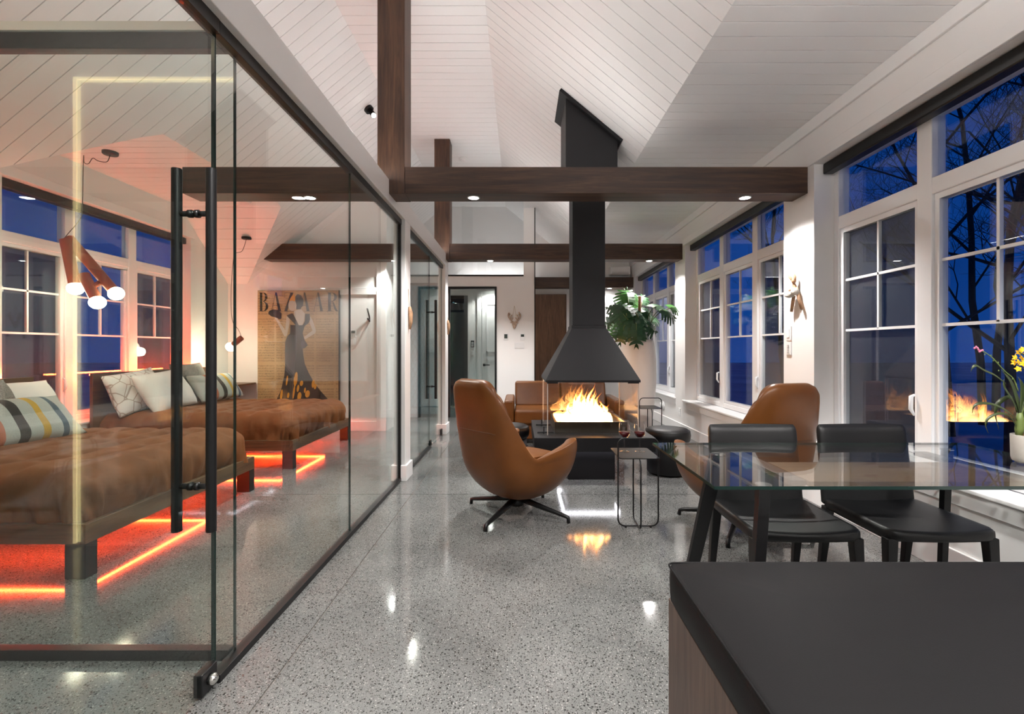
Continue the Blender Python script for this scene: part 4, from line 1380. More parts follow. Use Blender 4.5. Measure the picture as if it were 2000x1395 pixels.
# ================================================================ foreground bench
bn = thing('upholstered_bench', 'large bench in the foreground with a black leather top on a wood box', 'bench', (1.05, 0.85, 0))
BX0, BX1, BY0, BY1 = 0.41, 1.75, 0.30, 1.35
def pad(u, v):
    rows = [(0.52, 0.002), (0.52, 0.6), (0.522, 0.985), (0.535, 0.998), (0.575, 1.0), (0.605, 0.998), (0.616, 0.992), (0.620, 0.975), (0.620, 0.6), (0.621, 0.002)]
    z, k = rows[int(round(v * (len(rows) - 1)))]
    a = 2 * PI * u
    s, co = math.sin(a), math.cos(a)
    sup = (abs(s) ** 40 + abs(co) ** 40) ** (-1 / 40)
    return ((BX0 + BX1) / 2 + s * sup * (BX1 - BX0) / 2 * k, (BY0 + BY1) / 2 + co * sup * (BY1 - BY0) / 2 * k, z)
pd = MB().grid(pad, 120, 10, wrap=True).obj('leather_top', M['bench_leather'], bn, smooth=True)
cpts = [(BX0 + 0.006, BY0 + 0.006), (BX1 - 0.006, BY0 + 0.006), (BX1 - 0.006, BY1 - 0.006), (BX0 + 0.006, BY1 - 0.006)]
MB().tube([(x_, y_, 0.6165) for x_, y_ in [((BX0 + BX1) / 2 + a, (BY0 + BY1) / 2 + b) for a, b in roundrect(BX1 - BX0 - 0.012, BY1 - BY0 - 0.012, 0.02, 4)]], 0.0028, 6, closed=True).obj('piping', M['bench_leather'], pd, smooth=True)
box('wood_box', (BX0 + 0.008, BX1 - 0.008, BY0 + 0.008, BY1 - 0.012, 0.03, 0.521), M['bench_wood'], bn, bevel=0.002)
box('plinth', (BX0 + 0.05, BX1 - 0.05, BY0 + 0.05, BY1 - 0.05, 0, 0.03), M['black'], bn)

# ================================================================ beds
def duvet(L_, W_, top, r, drop, seed):
    """draped quilt, local x 0..L (head to foot), y 0..W"""
    rn = random.Random(seed)
    m = MB()
    NU, NV = 120, 110
    ext = r * PI / 2 + drop
    def f(u, v):
        U = -0.02 + (L_ + 0.02 - r + ext) * u          # head end is not draped
        V = -ext + r + (W_ - 2 * r + 2 * ext) * v
        cx, cy = min(U, L_ - r), min(max(V, r), W_ - r)
        dx_, dy_ = U - cx, V - cy
        d = math.hypot(dx_, dy_)
        z = top
        x, y = cx, cy
        if d > 1e-6:
            nx, ny = dx_ / d, dy_ / d
            th = min(d / r, PI / 2)
            out = r * math.sin(th)
            dn = r * (1 - math.cos(th)) + max(0, d - r * PI / 2)
            k = min(1, dn / (r + drop))
            per = (U * 1.0 if abs(ny) > abs(nx) else V) 
            wr = noise.noise(Vector((per * 9 + seed, k * 1.3, 0.3))) * 0.06 * k + noise.noise(Vector((per * 22 + seed, k * 2, 1.3))) * 0.032 * k
            out += 0.022 * math.sin(k * PI) + wr
            x += nx * out
            y += ny * out
            z -= dn
        # tufts: short stitched dips on a staggered grid
        s = 0.21
        row = round(U / s)
        offy = 0.5 * s if row % 2 else 0
        col_ = round((V - offy) / s)
        du, dv = U - row * s, V - offy - col_ * s
        e_ = math.exp(-(du / 0.04) ** 2 - (dv / 0.075) ** 2)
        flat = 1.0 if d < 1e-6 else max(0, 1 - d / (r * 2))
        z -= 0.04 * e_ * flat
        z += noise.noise(Vector((U * 5, V * 3.4, seed))) * 0.012 * flat
        z += noise.noise(Vector((U * 16, V * 9, seed))) * 0.004 * flat
        return (x, y, z)
    return m.grid(f, NU, NV)

def bed(label, y0, y1, seed):
    b = thing('platform_bed', label, 'bed', (-3.3, (y0 + y1) / 2, 0), group='walnut platform beds')
    xh, xf = -4.275, -2.30
    zr0, zr1 = 0.185, 0.29
    box('foot_rail', (xf - 0.035, xf, y0, y1, zr0, zr1), M['bed_y'], b, bevel=0.003)
    box('side_rail', (xh, xf - 0.037, y0, y0 + 0.035, zr0, zr1), M['bed_x'], b, bevel=0.003)
    box('side_rail', (xh, xf - 0.037, y1 - 0.035, y1, zr0, zr1), M['bed_x'], b, bevel=0.003)
    box('slat_base', (xh, xf - 0.04, y0 + 0.04, y1 - 0.04, 0.19, 0.225), M['black'], b)
    for (xx, yy) in ((xf - 0.11, y0), (xf - 0.11, y1 - 0.075), (xh + 0.1, y0), (xh + 0.1, y1 - 0.075)):
        box('leg', (xx, xx + 0.11, yy, yy + 0.075, 0, zr0), M['black'], b, bevel=0.003)
    hb = box('headboard', (-4.31, xh, y0 - 0.06, y1 + 0.06, 0.10, 0.975), M['bed_y'], b, bevel=0.004)
    box('mattress', (xh + 0.005, xf - 0.13, y0 + 0.12, y1 - 0.12, 0.225, 0.46), M['linen'], b, bevel=0.04, seg=4)
    d = duvet(xf - xh - 0.035, y1 - y0 - 0.06, 0.565, 0.13, 0.165, seed)
    for p in d.v:
        p.x += xh
        p.y += y0 + 0.03
    d.obj('quilt', M['velvet'], b, smooth=True, fix=False)
    # led strip under the rails and on top of the headboard
    us = MB()
    us.box(xf - 0.25, xf - 0.235, y0 + 0.25, y1 - 0.25, 0.176, 0.184)
    us.obj('under_led', M['red_led'], b)
    MB().box(xh + 0.3, xf - 0.25, y0 + 0.235, y0 + 0.25, 0.176, 0.184).obj('under_led', M['red_led'], b)
    MB().box(xh + 0.3, xf - 0.25, y1 - 0.25, y1 - 0.235, 0.176, 0.184).obj('under_led', M['red_led'], b)
    MB().box(-4.318, -4.3105, y0 - 0.05, y1 + 0.05, 0.955, 0.97).obj('headboard_led', M['head_led'], hb)
    return b
bed('walnut platform bed with copper quilt nearest the camera', 2.52, 4.13, 3)
bed('walnut platform bed with copper quilt in front of the painting', 4.83, 6.45, 8)

def pillow(name, label, w, h, t, mat, loc, lean, rz=0, roll=0, cat='pillow', group=None, seed=0, flange=0):
    """pillow standing on its long edge, facing +x, leaning back by 'lean' degrees; local x runs along its width"""
    m = MB()
    N = 26
    def f(sgn):
        def g(u, v):
            a, b = u * 2 - 1, v * 2 - 1
            pin = 1 - 0.06 * (1 - b * b) * abs(a) ** 4
            pin2 = 1 - 0.06 * (1 - a * a) * abs(b) ** 4
            x = a * w / 2 * pin
            y = b * h / 2 * pin2
            k = max(0, (1 - abs(a) ** 2.6) * (1 - abs(b) ** 2.6)) ** 0.55
            z = t / 2 * k
            z += noise.noise(Vector((x * 7 + seed, y * 7, sgn * 2.0))) * 0.016 * k ** 0.5
            return (x, y, sgn * z)
        return g
    m.grid(f(1), N, N)
    m.grid(f(-1), N, N)
    o = m.obj(name, mat, smooth=True)
    if flange: pass
    # orientation: local z -> +x facing, local x -> +y, local y -> up
    base = Matrix(((0, 0, 1), (1, 0, 0), (0, 1, 0)))
    rot = Matrix.Rotation(R(rz), 3, 'Z') @ Matrix.Rotation(R(-lean), 3, 'Y') @ base @ Matrix.Rotation(R(roll), 3, 'Z')
    o.matrix_world = Matrix.Translation(loc) @ rot.to_4x4()
    return tag(o, label, cat, group)
# near bed
pillow('lumbar_pillow', 'striped lumbar pillow lying on the nearer bed', 0.92, 0.40, 0.20, M['stripes'], (-3.62, 3.36, 0.70), 42, -4, 0, group='striped pillows', seed=1)
pillow('bed_pillow', 'white linen pillow behind the striped pillow on the nearer bed', 0.72, 0.48, 0.20, M['linen'], (-3.95, 3.74, 0.75), 32, 0, 0, seed=2)
pillow('square_pillow', 'grey woven pillow at the left edge of the nearer bed', 0.5, 0.46, 0.18, M['grey_fur'], (-3.80, 3.36, 0.79), 30, 0, 0, seed=3)
# far bed
pillow('bed_pillow', 'white pillow with line pattern standing by the near side of the farther bed headboard', 0.70, 0.46, 0.18, M['sketch'], (-4.13, 5.13, 0.765), 20, 0, 6, seed=4)
pillow('bed_pillow', 'white crumpled linen pillow in front on the farther bed', 0.74, 0.48, 0.22, M['linen'], (-3.93, 5.30, 0.76), 30, 2, 4, seed=5)
pillow('square_pillow', 'large grey woven pillow leaning on the farther bed headboard', 0.56, 0.52, 0.2, M['grey_fur'], (-4.08, 5.93, 0.80), 20, 0, 0, seed=6)
pillow('lumbar_pillow', 'striped lumbar pillow on the farther bed beside the grey pillow', 0.78, 0.38, 0.18, M['stripes'], (-3.86, 6.06, 0.74), 34, -4, 0, group='striped pillows', seed=7)

# nightstand shelf by the far bed
ns = thing('bedside_shelf', 'small walnut bedside shelf between the farther bed and the back wall', 'shelf', (-4.15, 6.8, 0.70))
box('shelf_board', (-4.34, -3.92, 6.62, 7.08, 0.70, 0.725), M['bed_y'], ns, bevel=0.003)
box('support', (-4.34, -4.30, 6.64, 7.06, 0.45, 0.70), M['bed_y'], ns)

# ================================================================ pendants
def tube_lamp(name, label, canopy, cord, tubes, bars, r, bulb_r, power):
    base = canopy
    t = thing(name, label, 'pendant lamp', base)
    MB().lathe([(0.0, -0.028), (0.055, -0.028), (0.062, -0.02), (0.062, 0.0), (0.0, 0.0)], 24, base).obj('canopy', M['black'], t, smooth=True)
    MB().tube(smoothpath(cord, 8), 0.0035, 6).obj('cord', M['black'], t, smooth=True)
    for (a, b) in tubes:
        a, b = Vector(a), Vector(b)
        d = (b - a).normalized()
        tb_ = MB().tube([a, b], r, 18).obj('lamp_tube', M['terracotta'], t, bevel=0.004)
        c = b + d * bulb_r * 0.55
        prof = [(math.sin(PI * k / 12) * bulb_r, -math.cos(PI * k / 12) * bulb_r * 0.9) for k in range(13)]
        o = MB().lathe(prof, 20).obj('bulb', M['bulb'], None, smooth=True)
        o.parent = tb_
        o.location = c - OFF[t.name]
        o.rotation_euler = d.to_track_quat('Z', 'Y').to_euler()
        if power:
            li = bpy.data.lights.new('bulb_lamp', 'POINT')
            li.energy = power
            li.color = (1.0, 0.80, 0.58)
            li.shadow_soft_size = bulb_r
            lo = bpy.data.objects.new('bulb_lamp', li)
            COL.objects.link(lo)
            lo.parent = tb_
            lo.location = (c + d * bulb_r * 1.6) - OFF[t.name]
    for (a, b) in bars:
        MB().tube([a, b], r * 0.5, 10).obj('connector', M['terracotta'], t)
    return t
k = 4.45 / 930
def q(px, py, y=4.45): return ((px - 1015) * y / 930, y, 1.22 - (py - 682) * y / 930)
hook = MB()
tube_lamp('pendant_lamp', 'terracotta pendant of three joined tubes with glowing bulbs over the nearer bed',
          (-3.80, 4.42, ZF), [(-3.80, 4.42, 3.03), (-3.83, 4.42, 2.96), (-3.92, 4.43, 2.97), (-3.98, 4.44, 3.0), (-4.02, 4.44, 2.95), (-4.06, 4.44, 2.96), (-4.075, 4.45, 3.03), (-4.08, 4.45, 2.9), (-4.085, 4.45, 2.6), (-4.10, 4.45, 2.45), (-4.245, 4.45, 2.27)],
          [(q(128, 468), q(146, 556)), (q(134, 466, 4.50), q(222, 568, 4.50)), (q(163, 536, 4.40), q(187, 584, 4.40))],
          [(q(138, 500), q(150, 493, 4.5)), (q(182, 560, 4.40), q(198, 550, 4.5))], 0.046, 0.066, 4)
tube_lamp('pendant_lamp', 'small terracotta pendant with one tilted bulb beside the painting',
          (-3.70, 6.45, dormz(6.45)), [(-3.70, 6.45, dormz(6.45) - 0.02), (-3.76, 6.45, 2.55), (-3.84, 6.42, 2.50), (-3.86, 6.40, 2.3), (-3.88, 6.40, 1.9), (-3.86, 6.40, 1.6), (-3.78, 6.40, 1.48), (-3.74, 6.40, 1.38)],
          [((-3.735, 6.40, 1.375), (-3.86, 6.40, 1.27))], [], 0.036, 0.062, 10)

# ================================================================ painting
PX0, PZ1, PY = -3.885, 2.09, 7.098
pt = thing('canvas_painting', 'sheet music canvas painting of a woman in a black gown under large letters', 'painting', (PX0, PY, 0.42))
box('canvas', (PX0, PX0 + 1.2, PY - 0.04, PY, 0.42, PZ1), M['music'], pt, bevel=0.002)
box('canvas_edge', (PX0 + 1.2, PX0 + 1.212, PY - 0.042, PY, 0.42, PZ1), M['black'], pt)
def cv(p): return (PX0 + (p[0] - 85) * 0.001364, PZ1 - (p[1] - 95) * 0.001364)
def flat(name, poly, mat, layer=1, parent=pt, conv=cv):
    m = MB().prism([conv(p) for p in poly], PY - 0.0405 - layer * 0.0008, PY - 0.0395, 'xz')
    o = m.obj(name, mat, parent)
    bm = bmesh.new()
    bm.from_mesh(o.data)
    bmesh.ops.triangulate(bm, faces=[f for f in bm.faces if len(f.verts) > 4])
    bm.to_mesh(o.data)
    bm.free()
    return o
def ell(cx, cy, rx, ry, n=20): return [(cx + rx * math.cos(2 * PI * k / n), cy + ry * math.sin(2 * PI * k / n)) for k in range(n)]
# letters in the print: each a mesh of its own
def letter(ch, x0, x1, y0, y1):
    w, h = x1 - x0, y1 - y0
    m = MB()
    def P(poly):
        m.prism([cv((x0 + a * w, y1 - b * h)) for a, b in poly], PY - 0.0413, PY - 0.0395, 'xz')
    def rect(a, b, c, d): P([(a, c), (b, c), (b, d), (a, d)])
    def arc(cx, cy, rx, ry, tx, ty, a0, a1, n=14):
        for k in range(n):
            t0, t1 = R(a0 + (a1 - a0) * k / n), R(a0 + (a1 - a0) * (k + 1) / n)
            P([(cx + rx * math.cos(t0), cy + ry * math.sin(t0)), (cx + rx * math.cos(t1), cy + ry * math.sin(t1)),
               (cx + (rx - tx) * math.cos(t1), cy + (ry - ty) * math.sin(t1)), (cx + (rx - tx) * math.cos(t0), cy + (ry - ty) * math.sin(t0))])
    if ch == 'A':
        P([(0.40, 1.0), (0.56, 1.0), (0.96, 0.0), (0.70, 0.0)])
        P([(0.44, 1.0), (0.47, 1.0), (0.10, 0.0), (0.06, 0.0)])
        rect(0.24, 0.74, 0.30, 0.325)
        rect(0.0, 0.2, 0.0, 0.022)
        rect(0.62, 1.0, 0.0, 0.022)
    elif ch == 'Z':
        P([(0.68, 1.0), (0.97, 1.0), (0.32, 0.0), (0.03, 0.0)])
        rect(0.06, 0.97, 0.975, 1.0)
        rect(0.03, 0.97, 0.0, 0.025)
        P([(0.06, 1.0), (0.09, 1.0), (0.07, 0.72), (0.05, 0.72)])
        P([(0.93, 0.0), (0.97, 0.0), (0.97, 0.28), (0.95, 0.28)])
    else:
        rect(0.12, 0.36, 0.0, 1.0)
        rect(0.0, 0.5, 0.978, 1.0)
        rect(0.0, 0.5, 0.0, 0.022)
        arc(0.45, 0.76, 0.43, 0.24, 0.24, 0.022, -90, 90)
        if ch == 'B':
            arc(0.45, 0.26, 0.52, 0.26, 0.26, 0.022, -90, 90)
        else:
            rect(0.36, 0.5, 0.505, 0.527)
            P([(0.44, 0.52), (0.62, 0.47), (0.86, 0.10), (0.98, 0.02), (0.98, 0.0), (0.80, 0.0), (0.66, 0.10), (0.50, 0.46)])
    o = m.obj('letter', M['paper_black'], pt)
    return o
for ch, a, b in (('B', 98, 205), ('A', 228, 345), ('Z', 372, 478), ('A', 538, 655), ('A', 690, 800), ('R', 838, 962)):
    letter(ch, a, b, 118, 322)
flat('dress', [(440, 470), (535, 475), (600, 470), (588, 510), (575, 560), (590, 620), (625, 690), (600, 722), (575, 730), (582, 800), (600, 900), (640, 990), (700, 1100), (780, 1200), (872, 1300),
               (285, 1300), (340, 1180), (375, 1030), (385, 900), (383, 780), (385, 660), (405, 600), (440, 560)], M['paper_black'], 2)
flat('dress_strap', [(400, 368), (455, 345), (472, 352), (528, 465), (535, 478), (505, 480), (470, 440)], M['paper_black'], 3)
flat('dress_strap', [(602, 350), (650, 350), (656, 410), (640, 450), (600, 480), (572, 478), (600, 430)], M['paper_black'], 3)
flat('dress_panel', [(405, 600), (440, 577), (510, 577), (514, 760), (475, 1055), (385, 960), (384, 780), (386, 660)], M['slate'], 3)
flat('painted_arm', [(400, 372), (436, 392), (430, 470), (404, 585), (385, 597), (372, 585), (325, 490), (262, 372), (274, 360), (385, 528), (396, 440)], M['skin_print'], 2)
flat('painted_arm', [(656, 375), (682, 420), (720, 530), (712, 560), (600, 630), (590, 602), (682, 532), (650, 440)], M['skin_print'], 2)
flat('painted_neck', [(478, 318), (560, 300), (598, 345), (592, 420), (570, 474), (535, 472), (480, 362)], M['skin_print'], 2)
flat('painted_face', ell(464, 258, 44, 62), M['skin_print'], 4)
flat('painted_hair', [(490, 170), (520, 135), (560, 150), (585, 200), (578, 262), (545, 300), (508, 300), (500, 230)], M['paper_black'], 3)
flat('painted_tiara', [(428, 214), (446, 176), (478, 132), (496, 176), (490, 216), (460, 205)], M['gold_print'], 5)
flat('painted_clutch', [(200, 345), (215, 315), (255, 302), (310, 308), (347, 345), (345, 395), (330, 410), (290, 392), (232, 376)], M['paper_black'], 3)
flat('painted_bow', [(560, 640), (600, 640), (630, 690), (600, 722), (560, 725)], M['slate'], 3)
for cx, cy, rx, ry in ((500, 1060, 20, 80), (405, 1075, 9, 55), (480, 1200, 10, 75), (525, 1160, 13, 40), (563, 1105, 18, 30), (540, 1245, 22, 45), (628, 1220, 26, 40), (690, 1110, 16, 45), (712, 1140, 14, 30), (420, 1235, 12, 30), (345, 1230, 13, 60), (600, 1180, 10, 30)):
    flat('gold_stroke', [(x_ + (cy - y_) * 0.12, y_) for x_, y_ in ell(cx, cy, rx, ry, 10)], M['gold_print'], 4)

# ================================================================ wall fittings
def plate_thing(name, label, cat, loc, w, h, face='y', extra=()):
    """small wall plate; face 'y' looks to -y, 'x' looks to -x"""
    x, y, z = loc
    t = thing(name, label, cat, loc)
    def bb(a0, a1, d0, d1, z0, z1):
        return (x + a0, x + a1, y - d1, y - d0, z + z0, z + z1) if face == 'y' else (x - d1, x - d0, y + a0, y + a1, z + z0, z + z1)
    box('cover_plate', bb(-w / 2, w / 2, 0.0, 0.010, -h / 2, h / 2), M['plate'], t, bevel=0.003)
    for (nm, a0, a1, z0, z1, mat) in extra:
        box(nm, bb(a0, a1, 0.010, 0.015, z0, z1), mat, t)
    return t
plate_thing('thermostat', 'white thermostat with tall dark display left of the antlers, back wall', 'thermostat', (-0.247, 8.50, 1.44), 0.085, 0.12, 'y', [('display', -0.028, 0.028, -0.03, 0.045, M['screen'])])
plate_thing('thermostat', 'white thermostat with small display right under the antlers, back wall', 'thermostat', (0.05, 8.50, 1.44), 0.08, 0.12, 'y', [('display', -0.028, 0.028, 0.0, 0.042, M['screen'])])
plate_thing('light_switch', 'wide white switch plate below the thermostats on the back wall', 'light switch', (-0.005, 8.50, 1.285), 0.175, 0.11, 'y', [('rocker', -0.07, -0.035, -0.03, 0.03, M['plate']), ('rocker', -0.018, 0.018, -0.03, 0.03, M['plate']), ('rocker', 0.035, 0.07, -0.03, 0.03, M['plate'])])
plate_thing('thermostat', 'white thermostat on the bedroom back wall beside the painting', 'thermostat', (-2.48, 7.10, 1.456), 0.08, 0.10, 'y', [('display', -0.028, 0.028, 0.0, 0.035, M['screen'])])
plate_thing('light_switch', 'white double switch plate on the bedroom back wall', 'light switch', (-2.525, 7.10, 1.325), 0.15, 0.11, 'y', [('rocker', -0.055, -0.02, -0.03, 0.03, M['trim']), ('rocker', 0.02, 0.055, -0.03, 0.03, M['trim'])])
plate_thing('light_switch', 'upper white switch plate on the pier below the hanging rabbit', 'light switch', (XR, 4.13, 1.355), 0.075, 0.125, 'x', [('rocker', -0.018, 0.018, -0.035, 0.035, M['trim'])])
plate_thing('light_switch', 'lower white control plate with buttons on the pier', 'light switch', (XR, 4.13, 1.225), 0.075, 0.115, 'x', [('button', -0.012, 0.012, -0.04 + 0.02 * k, -0.028 + 0.02 * k, M['led_housing']) for k in range(4)])
plate_thing('power_outlet', 'white power outlet low on the right wall before the middle window', 'outlet', (XR, 6.95, 0.30), 0.075, 0.115, 'x', [('socket', -0.018, 0.018, 0.008, 0.035, M['trim']), ('socket', -0.018, 0.018, -0.035, -0.008, M['trim'])])
vc = thing('wall_vent', 'round white wall vent low on the right wall behind the planter', 'vent', (XR, 7.75, 0.30))
MB().tube([(XR, 7.75, 0.30), (XR - 0.02, 7.75, 0.30)], 0.075, 28).obj('flange', M['plate'], vc, bevel=0.004)
MB().tube([(XR - 0.02, 7.75, 0.30), (XR - 0.06, 7.75, 0.30)], 0.05, 28).obj('cap', M['plate'], vc, bevel=0.008)
hk = thing('coat_hook', 'black metal coat hook on the bedroom back wall', 'hook', (-2.235, 7.10, 1.72))
MB().tube([(-2.24, 7.098, 1.63), (-2.235, 7.085, 1.65), (-2.235, 7.085, 1.70), (-2.245, 7.06, 1.76), (-2.252, 7.03, 1.82)], 0.011, 8).obj('upper_prong', M['black'], hk, smooth=True)
MB().tube([(-2.235, 7.088, 1.665), (-2.245, 7.055, 1.655), (-2.25, 7.04, 1.68)], 0.010, 8).obj('lower_prong', M['black'], hk, smooth=True)

# antlers on the back wall
an = thing('deer_ornament', 'small carved deer head ornament with antlers hanging on the back wall', 'ornament', (-0.10, 8.5, 1.6))
ax_, ay_ = -0.10, 8.485
def A2(px, py, d=0.0): return ((px - 1015) * 8.5 / 930, 8.485 - d, 1.22 - (py - 682) * 8.5 / 930)
def Z5(zx, zy, d=0.0): return A2(960 + zx / 11.62, 580 + zy / 11.62, d)
MB().prism([(Z5(a, b)[0], Z5(a, b)[2]) for a, b in ((465, 580), (515, 565), (570, 580), (565, 630), (545, 690), (540, 715), (490, 715), (485, 690), (468, 640))], 8.46, 8.498, 'xz').obj('head', M['antler'], an, bevel=0.006)
for sgn, pts in ((-1, [(425, 575), (450, 565), (475, 590), (440, 602)]), (1, [(610, 575), (580, 562), (560, 590), (598, 605)])):
    MB().prism([(Z5(a, b)[0], Z5(a, b)[2]) for a, b in pts], 8.47, 8.495, 'xz').obj('ear', M['antler'], an)
for main, tines in (([(500, 575), (450, 540), (400, 480), (382, 420), (400, 360)], [[(440, 530), (435, 470), (470, 405)], [(455, 545), (470, 500), (490, 470)], [(392, 445), (410, 410), (425, 385)]]),
                    ([(535, 575), (590, 545), (635, 490), (660, 420), (620, 350)], [[(600, 530), (605, 460), (570, 405)], [(585, 548), (565, 500), (540, 470)], [(650, 450), (635, 420), (615, 395)]])):
    a_ = MB().tube(smoothpath([Z5(*p_, 0.01) for p_ in main], 5), 0.013, 7).obj('antler', M['antler'], an, smooth=True)
    for tn in tines:
        MB().tube(smoothpath([Z5(*p_, 0.01) for p_ in tn], 4), [0.010] * 8 + [0.005], 6).obj('tine', M['antler'], a_, smooth=True)
for e_ in ((478, 470), (562, 470)):
    MB().tube([Z5(*e_, 0), Z5(518, 205, 0)], 0.003, 5).obj('cord', M['string'], an)

# rabbit ornament on the right pier
rb = thing('rabbit_ornament', 'driftwood rabbit ornament with white fleece hanging on the pier', 'ornament', (2.32, 3.98, 1.55))
def Z4(zx, zy, d=0.03):
    px, py = 1500 + zx / 6.34, 490 + zy / 6.34
    X = XR - d
    Y = X * 930 / (px - 1015)
    return (X, Y, 1.22 - (py - 682) * Y / 930)
for pts, r_ in (([(248, 295), (270, 325), (298, 362)], [0.004, 0.012, 0.010]), ([(325, 290), (335, 325), (335, 365)], [0.005, 0.012, 0.010])):
    MB().tube([Z4(*p_, 0.04) for p_ in pts], r_, 8).obj('ear', M['drift'], rb, smooth=True)
MB().tube([Z4(320, 350, 0.04), Z4(318, 375, 0.045), Z4(320, 400, 0.04)], [0.014, 0.020, 0.013], 10).obj('head', M['drift'], rb, smooth=True)
MB().tube([Z4(320, 402, 0.035), Z4(325, 430, 0.035), Z4(335, 470, 0.035), Z4(335, 550, 0.035)], [0.011, 0.013, 0.018, 0.015], 10).obj('body', M['drift'], rb, smooth=True)
MB().tube([Z4(310, 470, 0.045), Z4(330, 500, 0.05), Z4(335, 545, 0.045)], [0.016, 0.032, 0.030], 12).obj('fleece_vest', M['fleece'], rb, smooth=True)
MB().tube([Z4(300, 540, 0.06), Z4(260, 545, 0.07), Z4(228, 550, 0.07)], [0.026, 0.028, 0.020], 12).obj('fleece_muff', M['fleece'], rb, smooth=True)
MB().tube([Z4(305, 470, 0.05), Z4(262, 500, 0.055)], [0.009, 0.011], 8).obj('arm', M['drift'], rb, smooth=True)
MB().tube([Z4(355, 455, 0.03), Z4(375, 560, 0.03), Z4(420, 720, 0.03)], [0.010, 0.014, 0.013], 8).obj('leg', M['drift'], rb, smooth=True)
MB().tube([Z4(320, 560, 0.03), Z4(305, 650, 0.03), Z4(290, 755, 0.03)], [0.014, 0.014, 0.012], 8).obj('leg', M['drift'], rb, smooth=True)
MB().tube([Z4(365, 115, 0.004), Z4(362, 210, 0.015), Z4(330, 345, 0.035)], 0.0028, 5).obj('cord', M['string'], rb)
# tiny ornaments on the far glass posts
for lab, y_, z_ in (('small driftwood ornament hanging on the white post between glass panels', 4.52, 1.53), ('small driftwood ornament hanging on the far end post of the glass wall', 6.93, 1.55)):
    o_ = thing('hanging_ornament', lab, 'ornament', (-1.055, y_, z_))
    MB().tube([(-1.045, y_, z_ + 0.09), (-1.035, y_, z_ + 0.03), (-1.035, y_ + 0.005, z_ - 0.05), (-1.042, y_, z_ - 0.12)], [0.012, 0.022, 0.018, 0.010], 10).obj('body', M['drift'], o_, smooth=True)
    MB().tube([(-1.058, y_, z_ + 0.26), (-1.045, y_, z_ + 0.08)], 0.0028, 5).obj('cord', M['string'], o_)

# ================================================================ monstera in tall planter
MX, MY = 1.63, 6.62
pl = thing('planter', 'tall ivory ceramic planter holding the monstera', 'planter', (MX, MY, 0))
MB().lathe([(0.0, 0.0), (0.17, 0.0), (0.185, 0.02), (0.235, 0.45), (0.262, 0.8), (0.262, 1.05), (0.235, 1.30), (0.222, 1.345), (0.205, 1.345), (0.215, 1.30), (0.225, 1.22), (0.0, 1.22)], 40, (MX, MY, 0)).obj('pot', M['planter'], pl, smooth=True)
MB().lathe([(0.0, 1.255), (0.10, 1.25), (0.215, 1.235), (0.22, 1.221), (0.0, 1.221)], 30, (MX, MY, 0)).obj('soil', M['soil'], pl, smooth=True)
mo = thing('monstera_plant', 'green monstera with split leaves growing in the tall planter', 'plant', (MX, MY, 1.24))
MB().tube([(MX + 0.03, MY - 0.02, 1.20), (MX + 0.035, MY - 0.02, 1.95)], 0.022, 10).obj('moss_pole', M['coir'], mo, smooth=True)
def monstera_leaf(L_, Wd, fingers, curl, seed):
    rn = random.Random(seed)
    m = MB()
    def half(t):
        # half-width along the rib 0..1: heart shaped
        return Wd * (math.sin(PI * min(1, t * 0.86 + 0.17)) ** 0.75) * (1 if t < 0.92 else (1 - t) / 0.08 * 0.7 + 0.3)
    NR = fingers
    for s in (-1, 1):
        for k in range(NR):
            t0, t1 = k / NR, (k + 1) / NR
            tm = (t0 + t1) / 2
            wd = half(tm) * rn.uniform(0.92, 1.05)
            sweep = 0.22 * L_ * (tm - 0.18)
            cut = 0.45 + 0.12 * rn.random()
            vs, fs = [], []
            prof = [(0.0, -0.02), (cut, -0.01), (0.78, 0.10), (0.94, 0.17), (1.0, 0.34)]
            for (f_, nar) in prof:
                for tt, sg in ((t0, 1), (t1, -1)):
                    te = tt + sg * nar * (t1 - t0)
                    x_ = s * wd * f_
                    y_ = te * L_ + sweep * f_ * f_
                    z_ = -curl * (f_ * wd) ** 2 / Wd - curl * 0.9 * (te - 0.3) ** 2 * L_ * (1 if te > 0.3 else 0.3) + 0.10 * wd * f_ * (1 - f_)
                    vs.append((x_, y_, z_))
            for i in range(len(prof) - 1):
                fs.append((2 * i, 2 * i + 1, 2 * i + 3, 2 * i + 2))
            m.add(vs, fs)
    return m
rn = random.Random(5)
def pm(px, py, y): return Vector(((px - 1015) * y / 930, y, 1.22 - (py - 682) * y / 930))
